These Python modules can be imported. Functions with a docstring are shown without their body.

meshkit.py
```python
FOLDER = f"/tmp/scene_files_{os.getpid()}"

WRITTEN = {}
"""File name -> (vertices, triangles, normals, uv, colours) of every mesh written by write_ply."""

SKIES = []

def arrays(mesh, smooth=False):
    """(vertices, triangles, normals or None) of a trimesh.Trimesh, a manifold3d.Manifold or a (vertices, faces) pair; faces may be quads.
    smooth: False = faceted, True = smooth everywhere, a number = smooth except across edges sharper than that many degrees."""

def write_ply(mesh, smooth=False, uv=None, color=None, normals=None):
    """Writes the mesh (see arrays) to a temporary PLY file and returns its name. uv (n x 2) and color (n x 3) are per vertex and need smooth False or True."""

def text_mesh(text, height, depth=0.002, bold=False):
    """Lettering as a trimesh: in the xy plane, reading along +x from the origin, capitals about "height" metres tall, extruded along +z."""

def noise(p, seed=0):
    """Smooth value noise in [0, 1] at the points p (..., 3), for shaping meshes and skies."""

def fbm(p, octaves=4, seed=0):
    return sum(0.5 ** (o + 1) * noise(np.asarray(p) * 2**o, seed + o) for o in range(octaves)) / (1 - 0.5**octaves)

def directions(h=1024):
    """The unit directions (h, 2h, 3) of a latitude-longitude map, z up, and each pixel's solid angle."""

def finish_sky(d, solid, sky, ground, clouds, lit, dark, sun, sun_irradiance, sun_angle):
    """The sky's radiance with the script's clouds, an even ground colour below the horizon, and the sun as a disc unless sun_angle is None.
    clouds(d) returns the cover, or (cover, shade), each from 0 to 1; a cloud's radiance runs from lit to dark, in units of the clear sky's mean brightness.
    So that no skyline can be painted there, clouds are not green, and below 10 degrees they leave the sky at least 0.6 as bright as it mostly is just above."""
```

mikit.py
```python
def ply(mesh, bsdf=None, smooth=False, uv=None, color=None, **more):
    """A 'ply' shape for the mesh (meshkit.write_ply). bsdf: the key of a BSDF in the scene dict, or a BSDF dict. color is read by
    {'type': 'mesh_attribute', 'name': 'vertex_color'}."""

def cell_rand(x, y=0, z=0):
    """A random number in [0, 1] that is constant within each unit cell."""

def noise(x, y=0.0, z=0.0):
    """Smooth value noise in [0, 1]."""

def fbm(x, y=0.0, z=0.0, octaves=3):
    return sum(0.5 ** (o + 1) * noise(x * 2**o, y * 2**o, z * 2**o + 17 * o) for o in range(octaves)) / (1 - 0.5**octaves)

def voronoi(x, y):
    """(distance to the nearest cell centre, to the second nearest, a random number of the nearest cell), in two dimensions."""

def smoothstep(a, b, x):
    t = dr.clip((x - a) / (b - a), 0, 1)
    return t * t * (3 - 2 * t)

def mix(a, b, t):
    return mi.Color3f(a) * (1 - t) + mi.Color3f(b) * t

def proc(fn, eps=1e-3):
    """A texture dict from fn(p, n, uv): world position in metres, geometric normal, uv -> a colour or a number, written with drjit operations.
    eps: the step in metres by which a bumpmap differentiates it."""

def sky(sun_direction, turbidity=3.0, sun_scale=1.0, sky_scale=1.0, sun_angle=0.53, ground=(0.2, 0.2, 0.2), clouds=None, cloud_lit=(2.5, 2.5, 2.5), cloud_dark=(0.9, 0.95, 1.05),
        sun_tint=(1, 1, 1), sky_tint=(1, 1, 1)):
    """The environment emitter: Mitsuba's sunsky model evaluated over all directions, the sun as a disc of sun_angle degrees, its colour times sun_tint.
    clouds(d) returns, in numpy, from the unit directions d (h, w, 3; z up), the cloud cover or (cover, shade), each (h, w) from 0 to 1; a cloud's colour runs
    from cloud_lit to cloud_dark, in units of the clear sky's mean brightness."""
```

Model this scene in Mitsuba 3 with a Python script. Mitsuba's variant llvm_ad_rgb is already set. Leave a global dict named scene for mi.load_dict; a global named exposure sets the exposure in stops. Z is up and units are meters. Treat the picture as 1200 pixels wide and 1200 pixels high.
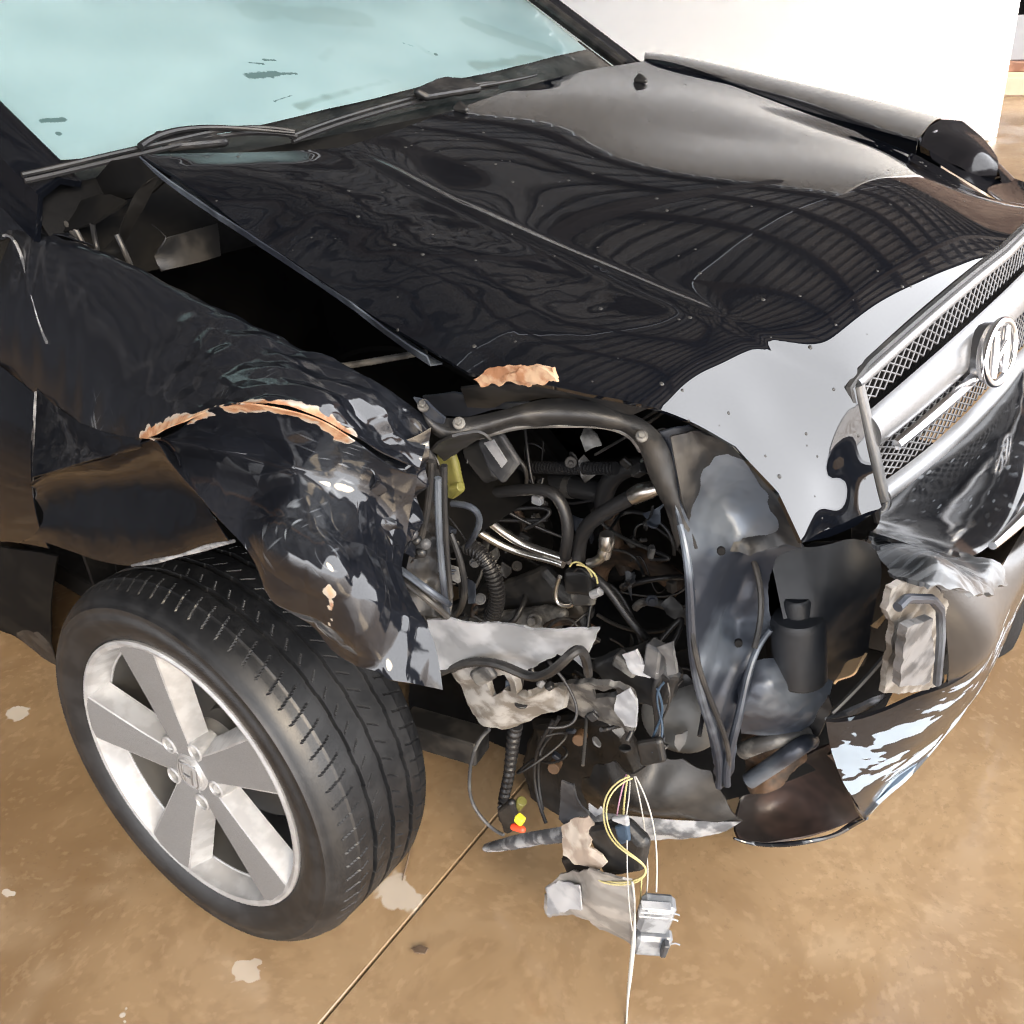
import math, random
import numpy as np, trimesh, drjit as dr, mitsuba as mi, mikit, meshkit
from scipy.interpolate import make_interp_spline, RBFInterpolator
from scipy.spatial import Delaunay, cKDTree
from shapely.geometry import Polygon, Point
import shapely
from mikit import noise, fbm, smoothstep, mix, proc

T = mi.ScalarTransform4f
scene, labels = {}, {}
# ------------------------------------------------------------------ camera, sky, exposure
scene['camera'] = {'type': 'perspective', 'fov': 57.221, 'fov_axis': 'x', 'near_clip': 0.05, 'far_clip': 600.0,
                   'to_world': T().look_at(origin=(1.0010,-1.3740,1.3210), target=(0.43429,-0.71093,0.83195), up=(-0.25911,0.42002,0.86974))}
scene['sky'] = mikit.sky((0.82, -0.42, 0.52), turbidity=3, sun_scale=0.12, sun_angle=26, clouds=lambda d: 1.0,
                         cloud_lit=(2.6, 2.62, 2.7))
exposure = 4.8
CZ = 0.11                                   # the car's centre plane, y

# ------------------------------------------------------------------ helpers
def thing(key, label, cat, group=None):
    labels[key] = {'label': label, 'category': cat}
    if group: labels[key]['group'] = group
    return key

def obj(key, mesh, mat, smooth=35, label=None, kind=None):
    k = key; i = 0
    while k in scene:
        i += 1; k = f'{key}_{i:03d}'
    scene[k] = mikit.ply(mesh, mat, smooth=smooth)
    if label or kind:
        labels[k] = {}
        if label: labels[k]['label'] = label
        if kind: labels[k]['kind'] = kind
    return k

def interp(P, n, k=3):
    P = np.asarray(P, float); m = len(P)
    if m == 1: return np.repeat(P, n, 0)
    d = np.linalg.norm(np.diff(P.reshape(m, -1, P.shape[-1]), axis=0), axis=2).mean(1) + 1e-6
    t = np.r_[0, np.cumsum(d)]; t /= t[-1]
    s = make_interp_spline(t, P, k=min(k, m - 1))
    return s(np.linspace(0, 1, n))

def net(rows, nu, nv, k=3, kv=None):
    """a grid (nv, nu, 3) of points through the control rows"""
    A = np.array([interp(r, nu, k) for r in rows])
    return interp(A, nv, k if kv is None else kv)

def grid_normals(G):
    a, b = np.gradient(G, axis=1), np.gradient(G, axis=0)
    n = np.cross(a, b)
    return n / (np.linalg.norm(n, axis=2, keepdims=True) + 1e-12)

def rough(p, amp, freq, seed=0, ridged=False):
    v = meshkit.fbm(np.asarray(p) * freq + 31.7 * seed, 3, seed)
    return amp * ((np.abs(2 * v - 1) * 2 - .6) if ridged else (2 * v - 1))

def folds(p, amp, f, seed=0, n=5):
    '''sharp flat creases, like crushed sheet metal'''
    r = np.random.default_rng(seed); p = np.asarray(p); out = 0
    for i in range(n):
        d = r.normal(size=3); d /= np.linalg.norm(d)
        u = p @ d * f * (1.35 ** i) + r.random() + .35 * meshkit.noise(p * f * .8 + 9 * i, seed + i)
        out = out + (np.abs((u % 1) - .5) * 2 - .5) * .8 ** i
    return amp * out / 2

def sheet(G, th=.0015, amp=0, freq=8, seed=0, ridged=False, flip=False):
    """a thin solid plate from a grid of points"""
    n = grid_normals(G)
    if flip: n = -n
    if amp: G = G + n * rough(G, amp, freq, seed, ridged)[..., None]
    nv, nu = G.shape[:2]
    i = np.arange(nv * nu).reshape(nv, nu)
    q = np.stack([i[:-1, :-1], i[:-1, 1:], i[1:, 1:], i[1:, :-1]], -1).reshape(-1, 4)
    if flip: q = q[:, ::-1]
    f = np.vstack([q[:, [0, 1, 2]], q[:, [0, 2, 3]]])
    ring = np.r_[i[0, :-1], i[:-1, -1], i[-1, :0:-1], i[:0:-1, 0]]
    if flip: ring = ring[::-1]
    return solid(G.reshape(-1, 3), n.reshape(-1, 3), f, ring, th)

def sheet_single(G):
    nv, nu = G.shape[:2]; i = np.arange(nv * nu).reshape(nv, nu)
    q = np.stack([i[:-1, :-1], i[:-1, 1:], i[1:, 1:], i[1:, :-1]], -1).reshape(-1, 4)
    return trimesh.Trimesh(G.reshape(-1, 3), np.vstack([q[:, [0, 1, 2]], q[:, [0, 2, 3]]]), process=False)

def solid(v, n, f, ring, th):
    N = len(v)
    back = v - n * th
    r2 = np.roll(ring, -1)
    sides = np.vstack([np.stack([ring, ring + N, r2], 1), np.stack([r2, ring + N, r2 + N], 1)])
    return trimesh.Trimesh(np.vstack([v, back]), np.vstack([f, f[:, ::-1] + N, sides]), process=False)

def patch(bound, inner=(), res=.008, th=.0015, amp=0, freq=20, seed=0, ridged=False, jag=0, holes=(), smoothing=1e-6, flip=False, normal=None, disp=None, single=False):
    """a thin curved plate inside a closed outline, shaped by the outline and the inner points"""
    B = np.asarray(bound, float)
    I = np.asarray(inner, float).reshape(-1, 3)
    A = np.vstack([B, I]); c = A.mean(0)
    _, _, vt = np.linalg.svd(B - B.mean(0))
    e1, e2, e3 = vt
    if normal is not None:
        e3 = np.asarray(normal, float) / np.linalg.norm(normal); e1 = np.cross([0, 1.0, 0], e3); e1 /= np.linalg.norm(e1); e2 = np.cross(e3, e1)
    if (e3 @ (np.array([1.0, -1.37, 1.32]) - c)) < 0: e3 = -e3; e2 = -e2
    uvB = np.stack([(B - c) @ e1, (B - c) @ e2], 1)
    rb = RBFInterpolator(np.stack([(A - c) @ e1, (A - c) @ e2], 1) + 1e-7 * np.arange(len(A))[:, None], (A - c) @ e3, kernel='thin_plate_spline', smoothing=smoothing)
    def dens(uv, js):
        out = []
        for a, b in zip(uv, np.roll(uv, -1, 0)):
            m = max(1, int(np.ceil(np.linalg.norm(b - a) / res)))
            out += [a + (b - a) * j / m for j in range(m)]
        out = np.array(out)
        if js:
            h = np.c_[out, np.zeros(len(out))]
            out = out + js * np.stack([2 * meshkit.fbm(h / (3.0 * res) + seed * 7.1, 3, 3) - 1, 2 * meshkit.fbm(h / (3.0 * res) + 50 + seed * 3.3, 3, 5) - 1], 1) * 2
        return out
    ub = dens(uvB, jag)
    poly = Polygon(ub).buffer(0)
    if poly.geom_type != 'Polygon': poly = max(poly.geoms, key=lambda g: g.area)
    hs = [dens(np.stack([(np.asarray(h) - c) @ e1, (np.asarray(h) - c) @ e2], 1), jag) for h in holes]
    for h in hs: poly = poly.difference(Polygon(h).buffer(0))
    if poly.geom_type != 'Polygon': poly = max(poly.geoms, key=lambda g: g.area)
    rings = [np.array(poly.exterior.coords)[:-1]] + [np.array(r.coords)[:-1] for r in poly.interiors]
    rings = [dens(r, 0) for r in rings]
    x0, y0, x1, y1 = poly.bounds
    g = np.stack(np.meshgrid(np.arange(x0, x1, res), np.arange(y0, y1, res)), -1).reshape(-1, 2)
    g[:, 0] += (np.round((g[:, 1] - y0) / res) % 2) * res / 2
    g = g[shapely.contains_xy(poly.buffer(-res * .6), g[:, 0], g[:, 1])]
    uv = np.vstack(rings + [g])
    tri = Delaunay(uv).simplices
    cen = uv[tri].mean(1)
    tri = tri[shapely.contains_xy(poly, cen[:, 0], cen[:, 1])]
    a = uv[tri]
    area = (a[:, 1, 0] - a[:, 0, 0]) * (a[:, 2, 1] - a[:, 0, 1]) - (a[:, 1, 1] - a[:, 0, 1]) * (a[:, 2, 0] - a[:, 0, 0])
    tri = tri[np.abs(area) > 1e-10]; area = area[np.abs(area) > 1e-10]
    tri[area < 0] = tri[area < 0][:, ::-1]
    if np.cross(e1, e2) @ e3 < 0: tri = tri[:, ::-1]
    P = c + uv[:, :1] * e1 + uv[:, 1:] * e2 + rb(uv)[:, None] * e3
    if amp: P = P + e3 * rough(P, amp, freq, seed, ridged)[:, None]
    if disp is not None: P = P + e3 * disp(P)[:, None]
    m = trimesh.Trimesh(P, tri, process=False)
    if single: return m
    n = np.array(m.vertex_normals)
    edges = np.vstack([tri[:, [0, 1]], tri[:, [1, 2]], tri[:, [2, 0]]])
    es = set(map(tuple, edges)); be = np.array([e for e in es if (e[1], e[0]) not in es])
    N = len(P)
    sides = np.vstack([np.stack([be[:, 0], be[:, 0] + N, be[:, 1]], 1), np.stack([be[:, 1], be[:, 0] + N, be[:, 1] + N], 1)])
    return trimesh.Trimesh(np.vstack([P, P - n * th]), np.vstack([tri, tri[:, ::-1] + N, sides]), process=False)

def tube(pts, r, sides=14, n=None, k=3, ribs=0, rib_amp=0, closed=False):
    pts = np.asarray(pts, float)
    L = np.linalg.norm(np.diff(pts, axis=0), axis=1).sum()
    n = n or max(6, int(L / .006), (ribs * 6 if ribs else 0))
    c = interp(pts, n, k)
    t = np.gradient(c, axis=0); t /= np.linalg.norm(t, axis=1, keepdims=True) + 1e-12
    a = np.cross(t[0], [0, 0, 1.0] if abs(t[0, 2]) < .9 else [1.0, 0, 0]); a /= np.linalg.norm(a)
    As = []
    for i in range(n):
        a = a - t[i] * (a @ t[i]); a /= np.linalg.norm(a); As.append(a)
    As = np.array(As); Bs = np.cross(t, As)
    R = np.interp(np.linspace(0, 1, n), np.linspace(0, 1, len(np.atleast_1d(r))), np.atleast_1d(r)) if np.ndim(r) else np.full(n, r)
    if ribs: R = R + rib_amp * np.sign(np.sin(np.linspace(0, 2 * np.pi * ribs, n))) * .5
    th = np.arange(sides) * 2 * np.pi / sides
    v = c[:, None] + R[:, None, None] * (np.cos(th)[None, :, None] * As[:, None] + np.sin(th)[None, :, None] * Bs[:, None])
    i, j = np.meshgrid(np.arange(n - 1), np.arange(sides), indexing='ij')
    q = np.stack([i * sides + j, i * sides + (j + 1) % sides, (i + 1) * sides + (j + 1) % sides, (i + 1) * sides + j], -1).reshape(-1, 4)
    v = np.vstack([v.reshape(-1, 3), c[:1], c[-1:]])
    f = np.vstack([q[:, [0, 1, 2]], q[:, [0, 2, 3]]])
    jj = np.arange(sides); e = (n - 1) * sides
    f = np.vstack([f, np.stack([jj * 0 + n * sides, (jj + 1) % sides, jj], 1), np.stack([jj * 0 + n * sides + 1, e + jj, e + (jj + 1) % sides], 1)])
    return trimesh.Trimesh(v, f, process=False)

def frame(z, x=None):
    z = np.asarray(z, float); z = z / np.linalg.norm(z)
    x = np.array([1.0, 0, 0] if x is None else x, float); x = x - z * (x @ z)
    if np.linalg.norm(x) < 1e-6: x = np.array([0, 1.0, 0]); x = x - z * (x @ z)
    x /= np.linalg.norm(x)
    M = np.eye(4); M[:3, 0] = x; M[:3, 1] = np.cross(z, x); M[:3, 2] = z
    return M

def bevel_box(size, b=.004):
    import manifold3d as m3
    s = np.asarray(size, float) / 2; b = min(b, .45 * s.min() * 2 * .5)
    pts = []
    for sx in (-1, 1):
        for sy in (-1, 1):
            for sz in (-1, 1):
                for d in range(3):
                    o = np.full(3, b); o[d] = 0
                    pts.append((s - o) * [sx, sy, sz])
    h = trimesh.convex.convex_hull(np.array(pts)); return h

def box_at(c, size, z=(0, 0, 1), x=(1, 0, 0), b=.004):
    m = bevel_box(size, b); M = frame(z, x); M[:3, 3] = c; m.apply_transform(M); return m

def revolve(profile, center, axis, n=48, x=None):
    """profile: (radius, height along axis) pairs"""
    p = np.asarray(profile, float); a = np.arange(n) * 2 * np.pi / n
    v = np.stack([p[:, :1] * np.cos(a), p[:, :1] * np.sin(a), np.repeat(p[:, 1:], n, 1)], -1)
    i, j = np.meshgrid(np.arange(len(p) - 1), np.arange(n), indexing='ij')
    q = np.stack([i * n + j, i * n + (j + 1) % n, (i + 1) * n + (j + 1) % n, (i + 1) * n + j], -1).reshape(-1, 4)
    M = frame(axis, x); v = v.reshape(-1, 3) @ M[:3, :3].T + np.asarray(center)
    return trimesh.Trimesh(v, np.vstack([q[:, [0, 1, 2]], q[:, [0, 2, 3]]]), process=False)

def cyl(p0, p1, r, n=24, b=.15):
    p0, p1 = np.asarray(p0, float), np.asarray(p1, float); L = np.linalg.norm(p1 - p0); c = min(b * r, .3 * L)
    return revolve([(1e-5, 0), (r - c, 0), (r, c), (r, L - c), (r - c, L), (1e-5, L)], p0, p1 - p0, n)

def lump(pts, r=.012, amp=.004, freq=35, seed=0, edge=.006):
    """an irregular solid: hull of balls at the points, refined and roughened"""
    s = trimesh.creation.icosphere(1, r).vertices
    h = trimesh.convex.convex_hull(np.vstack([np.asarray(p) + s for p in pts]))
    v, f = trimesh.remesh.subdivide_to_size(h.vertices, h.faces, edge * 2)
    h = trimesh.Trimesh(v, f, process=True)
    h.vertices = h.vertices + h.vertex_normals * rough(h.vertices, amp, freq, seed)[:, None]
    return h

def join(*ms): return trimesh.util.concatenate(list(ms))

def ribbon(line, w, across, th=.002, **k):
    """a strip of width w along a line, lying in the direction 'across'"""
    n = max(8, int(np.linalg.norm(np.diff(np.asarray(line), axis=0), axis=1).sum() / .005))
    c = interp(line, n); a = np.asarray(across, float); a = a / np.linalg.norm(a)
    W_ = np.interp(np.linspace(0, 1, n), np.linspace(0, 1, len(np.atleast_1d(w))), np.atleast_1d(w))
    G = np.stack([c, c + a * W_[:, None] * .5, c + a * W_[:, None]])
    return sheet(G, th, **k)

# ------------------------------------------------------------------ materials
def two(b): return {'type': 'twosided', 'bsdf': b}
def rgb(*c): return {'type': 'rgb', 'value': list(c)}
def pr(c, rough_=.5, metal=0., spec=.5, **k):
    return {'type': 'principled', 'base_color': rgb(*c) if isinstance(c, (tuple, list)) else c, 'roughness': rough_, 'metallic': metal, 'specular': spec, **k}
def M(key, b): scene[key] = two(b) if b['type'] not in ('dielectric', 'thindielectric') else b; return key

def grime(c1, c2, f, lo=.4, hi=.65):
    return proc(lambda p, n, uv: mix(c1, c2, smoothstep(lo, hi, fbm(p.x * f, p.y * f, p.z * f, 4))))
def dust_w(p, n, uv):
    return 0.001 + 0.014 * smoothstep(.5, .85, fbm(p.x * 6, p.y * 6, p.z * 6, 4))
def scuff_w(p, n, uv):
    zone = smoothstep(.50, .72, fbm(p.x * 9 + 40, p.y * 9, p.z * 9, 3)) * smoothstep(-.25, .12, p.x)
    al, ac = p.x * .8 - p.z * .6, p.z * .8 + p.x * .6
    l1 = noise(al * 10 + 7, ac * 330, p.y * 60)
    l2 = noise(ac * 14 + al * 5, al * 260 - ac * 40, p.y * 40 + 9)
    fine = fbm(al * 60, ac * 300, p.y * 90, 2)
    return dr.clip(zone * (smoothstep(.72, .90, l1) * .6 + smoothstep(.84, .95, l2) * .25 + .05 * fine) + .002, 0, 1)
M('paint', {'type': 'blendbsdf', 'weight': proc(dust_w), 'a': {'type': 'plastic', 'int_ior': 1.85, 'diffuse_reflectance': rgb(.0018, .0024, .0042)}, 'b': pr((.14, .15, .165), .6)})
FILLER = [[(0.041,-0.892,0.898),(0.088,-0.893,0.919),(0.131,-0.895,0.938),(0.177,-0.897,0.959),(0.198,-0.897,0.967)], [(0.236,-0.893,0.978),(0.257,-0.890,0.984),(0.285,-0.885,0.989),(0.304,-0.867,0.980),(0.319,-0.850,0.967),(0.323,-0.826,0.941)],
          [(0.256,-0.895,0.957),(0.276,-0.892,0.955),(0.293,-0.885,0.954),(0.311,-0.880,0.956)], [(0.208,-0.928,0.894),(0.227,-0.930,0.876),(0.247,-0.930,0.867),(0.263,-0.930,0.857)], [(0.382,-0.925,0.836),(0.379,-0.925,0.816),(0.370,-0.925,0.792),(0.362,-0.925,0.776)],
          [(0.332,-0.812,0.894),(0.347,-0.800,0.907),(0.362,-0.790,0.926)], [(0.355,-0.770,0.925),(0.368,-0.770,0.932),(0.365,-0.755,0.928)], [(0.351,-0.770,0.871),(0.360,-0.770,0.883),(0.357,-0.760,0.889)]]
def filler_dist(p):
    best = mi.Float(9)
    for line, rad in zip(FILLER, (.0105, .0105, .0075, .006, .0055, .006, .008, .007)):
        for a, b in zip(line[:-1], line[1:]):
            a, b = np.array(a), np.array(b); e = b - a; L2 = float(e @ e)
            vx, vy, vz = p.x - float(a[0]), p.y - float(a[1]), p.z - float(a[2])
            t = dr.clip((vx * float(e[0]) + vy * float(e[1]) + vz * float(e[2])) / L2, 0, 1)
            best = dr.minimum(best, dr.sqrt(dr.square(vx - t * float(e[0])) + dr.square(vy - t * float(e[1])) + dr.square(vz - t * float(e[2]))) + (.012 - rad))
    return best
def filler_w(p, n, uv):
    d = filler_dist(p) + .016 * (fbm(p.x * 70, p.y * 70, p.z * 70, 3) - .5)
    return 1 - smoothstep(.0105, .0115, d)
def edge_w(p, n, uv):
    d = filler_dist(p) + .018 * (fbm(p.x * 85 + 5, p.y * 85, p.z * 85, 3) - .5)
    return smoothstep(.0065, .0115, d)
M('scuffed_paint', {'type': 'blendbsdf', 'weight': proc(scuff_w), 'a': {'type': 'roughplastic', 'alpha': .015, 'int_ior': 1.65, 'diffuse_reflectance': rgb(.006, .007, .01)}, 'b': pr((.26, .29, .33), .45)})
M('filler_with_rim', {'type': 'blendbsdf', 'weight': proc(edge_w), 'a': pr(grime((.20, .095, .048), (.30, .19, .115), 60, .38, .62), .75), 'b': pr((.26, .23, .20), .6)})
scene['scuffed_core'] = dict(scene['scuffed_paint']['bsdf'])
M('fender_paint', {'type': 'blendbsdf', 'weight': proc(filler_w), 'a': {'type': 'ref', 'id': 'scuffed_core'}, 'b': dict(scene['filler_with_rim']['bsdf'])})
def chip_w(p, n, uv):
    v = fbm(p.y * 9 + p.z * 5 + 3, p.z * 24 - p.y * 10, p.x * 20, 4) + .10 * (noise(p.y * 60, p.z * 160, p.x * 60) - .5)
    return (1 - smoothstep(-.08, .12, p.y)) * smoothstep(.545, .56, v + .35 * smoothstep(.34, .24, p.z - .22 * (p.y + .35)) * .25)
M('chipped_paint', {'type': 'blendbsdf', 'weight': proc(chip_w), 'a': {'type': 'roughplastic', 'alpha': .08, 'int_ior': 1.5, 'diffuse_reflectance': rgb(.012, .012, .014)}, 'b': pr((.20, .25, .31), .5)})
M('black_plastic', pr(grime((.006, .0065, .0075), (.017, .0165, .0165), 25), .42))
M('grey_plastic', pr(grime((.03, .032, .037), (.08, .082, .086), 22), .5))
M('pale_plastic', pr(grime((.17, .18, .20), (.30, .31, .33), 30, .3, .6), .4))
M('dark_metal', pr(grime((.016, .0165, .018), (.045, .043, .041), 18), .45, .3))
M('panel_metal', pr(grime((.025, .03, .042), (.10, .118, .145), 12), .38, .35))
M('torn_plate_paint', pr(grime((.12, .128, .14), (.20, .21, .228), 26), .5))
M('rusty_metal', pr(grime((.025, .018, .014), (.08, .047, .027), 30), .7, .2))
M('cast_metal', pr(grime((.05, .05, .051), (.15, .148, .142), 40), .5, .4))
M('aluminium', pr((.78, .77, .74), .28, 1.))
M('filler', pr(grime((.21, .10, .05), (.34, .235, .155), 70, .38, .62), .75))
M('tan_tape', pr((.36, .25, .14), .6))
M('satin_dark', pr((.10, .10, .105), .3, .8))
M('chrome', pr((.82, .82, .83), .12, 1.))
M('satin_silver', pr((.20, .205, .215), .30, .75))
M('mesh_silver', pr((.13, .13, .135), .32, .7))
M('dark_recess', pr((.002, .002, .0023), .7, spec=.2))
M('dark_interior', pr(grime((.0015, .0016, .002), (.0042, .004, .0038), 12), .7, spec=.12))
M('alloy', pr(grime((.24, .245, .255), (.30, .31, .325), 40), .36, .35, clearcoat=.5, clearcoat_gloss=.9))
M('alloy_face', pr(proc(lambda p, n, uv: mix((.118, .122, .13), (.15, .155, .163), noise(p.x * 700, p.y * 700, p.z * 700))), .42, .25))
M('rubber', pr(grime((.0045, .0052, .0066), (.0095, .0103, .012), 30), .42))
M('hose_rubber', pr((.012, .0122, .0135), .42))
M('yellow_plastic', pr((.12, .115, .03), .45, spec_trans=0.))
M('yellow_paint', pr((.85, .70, .04), .4))
M('red_plastic', pr((.75, .07, .03), .4))
M('wire_yellow', pr((.38, .34, .16), .5))
M('wire_white', pr((.30, .30, .29), .5))
M('wire_purple', pr((.30, .16, .24), .5))
M('wire_blue', pr((.02, .04, .07), .5))
M('brown_card', pr(grime((.22, .18, .15), (.36, .32, .28), 40), .7))
M('lens_plastic', pr((.008, .008, .010), .10))
M('glass_tint', {'type': 'thindielectric', 'int_ior': 1.52, 'specular_transmittance': rgb(.88, .965, .965)})
M('rust_knob', pr((.13, .075, .04), .6))
M('pad_grey', pr(grime((.035, .037, .041), (.11, .113, .12), 35, .35, .6), .4))
M('reservoir_plastic', pr(grime((.007, .0085, .0115), (.013, .015, .0185), 16), .5))
M('bracket_metal', pr(grime((.085, .076, .066), (.19, .185, .178), 45), .55))
M('horn_metal', pr((.07, .07, .068), .5, .2))
M('rusty_dark', pr(grime((.0025, .0024, .0023), (.008, .006, .0045), 24), .6))
M('cast_dark', pr((.10, .10, .10), .4, .6))
M('clear_grey', pr(grime((.11, .12, .135), (.20, .215, .235), 50), .2))
M('reflector_grey', pr(grime((.17, .165, .16), (.26, .25, .24), 30), .45, .3))
M('brown_dark', pr((.09, .06, .04), .8))
def scrape_w(p, n, uv):
    al, ac = p.x * .6 + p.y * .8, p.x * .8 - p.y * .6
    return dr.clip(.18 + .5 * smoothstep(.45, .8, noise(al * 30, ac * 330, p.z * 60)) + .5 * smoothstep(.5, .75, fbm(p.x * 22, p.y * 22, p.z * 22, 3)), 0, .95)
M('scraped_paint', {'type': 'blendbsdf', 'weight': proc(scrape_w), 'a': {'type': 'roughplastic', 'alpha': .06, 'int_ior': 1.6, 'diffuse_reflectance': rgb(.006, .007, .009)}, 'b': pr((.15, .165, .185), .45)})
M('bumper_skin', {'type': 'roughplastic', 'alpha': .09, 'int_ior': 1.8, 'diffuse_reflectance': rgb(.02, .019, .019)})
M('dark_plastic_inside', pr(grime((.010, .008, .008), (.04, .025, .022), 10), .5))
M('scraped_grey', pr(grime((.06, .064, .072), (.23, .238, .252), 45), .5))

# ------------------------------------------------------------------ floor, wall, roof, background
CHIPS = np.array([(-0.906,-0.865,0.000),(-0.445,-1.110,0.000),(0.118,-0.713,0.000),(0.032,-0.957,0.000),(-0.068,-1.116,0.000),(-0.028,-0.982,0.000),(0.223,-0.769,0.000)])
def floor_col(p0, n, uv):
    p = mi.Point3f(p0.x * .83 + p0.y * .56 + .06 * noise(p0.x * 6, p0.y * 6, 1), p0.y * .83 - p0.x * .56 + .06 * noise(p0.x * 6, p0.y * 6, 4), p0.z)
    a = fbm(p.x * 2.3 + 5, p.y * 2.3, 0, 4); b = fbm(p.x * 11, p.y * 11, 3, 4); s = noise(p.x * 90, p.y * 90, 5)
    c = mix((.172, .112, .060), (.240, .167, .097), smoothstep(.3, .7, a))
    c = mix(c, (.17, .11, .06), smoothstep(.5, .85, b) * .35)
    c = mix(c, (.29, .22, .145), smoothstep(.60, .85, fbm(p.x * 5 + 9, p.y * 7, 1, 4)) * .5)
    c = mix(c, (.17, .11, .06), smoothstep(.45, .75, fbm(p.x * 40, p.y * 40, 9, 4)) * .35)
    c = mix(c, (.34, .25, .16), smoothstep(.55, .85, fbm(p.x * 75, p.y * 75, 4, 3)) * .25)
    c = mix(c, (.10, .065, .04), smoothstep(.70, .80, fbm(p.x * 120, p.y * 120, 5, 3)) * smoothstep(.4, .7, noise(p.x * 5, p.y * 5, 2)) * .15)
    # pale spots where the coating has come away
    wob = .05 * (fbm(p.x * 26, p.y * 26, 7, 3) - .5) + .02 * (noise(p.x * 110, p.y * 110, 1) - .5)
    for (x, y, r, k) in ((CHIPS[0][0], CHIPS[0][1], .030, 1), (CHIPS[1][0], CHIPS[1][1], .016, 1), (CHIPS[2][0], CHIPS[2][1], .045, .75), (CHIPS[3][0], CHIPS[3][1], .022, .6), (CHIPS[4][0], CHIPS[4][1], .014, 1)):
        d = dr.sqrt(dr.square(p0.x - float(x)) + dr.square((p0.y - float(y)) * 1.4)) + wob
        c = mix(c, (.42, .385, .34), (1 - smoothstep(r * .75, r, d)) * k)
    return c
def floor_rough(p, n, uv):
    return .07 + .22 * smoothstep(.35, .7, fbm(p.x * 3.1 + 2, p.y * 3.1, 4, 4)) + .06 * noise(p.x * 60, p.y * 60, 0)
def floor_bump(p, n, uv):
    return fbm(p.x * 40, p.y * 40, 0, 3) * .0005 + fbm(p.x * 7, p.y * 7, 2, 2) * .002
M('wet_concrete', {'type': 'bumpmap', 'height': proc(floor_bump), 'bsdf': pr(proc(floor_col), proc(floor_rough), spec=.6, clearcoat=.7, clearcoat_gloss=.93)})
labels['floor'] = {'label': 'orange brown stained damp concrete floor with a straight joint', 'kind': 'structure'}
j0, j1 = np.array([(0.187,-0.947,0.000)][0]), np.array([(0.152,-0.519,0.000)][0])
dj = (j1 - j0) / (j1 - j0)[1]                               # the joint runs along y
def jx(y): return j0 + dj * (y - j0[1])
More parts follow.
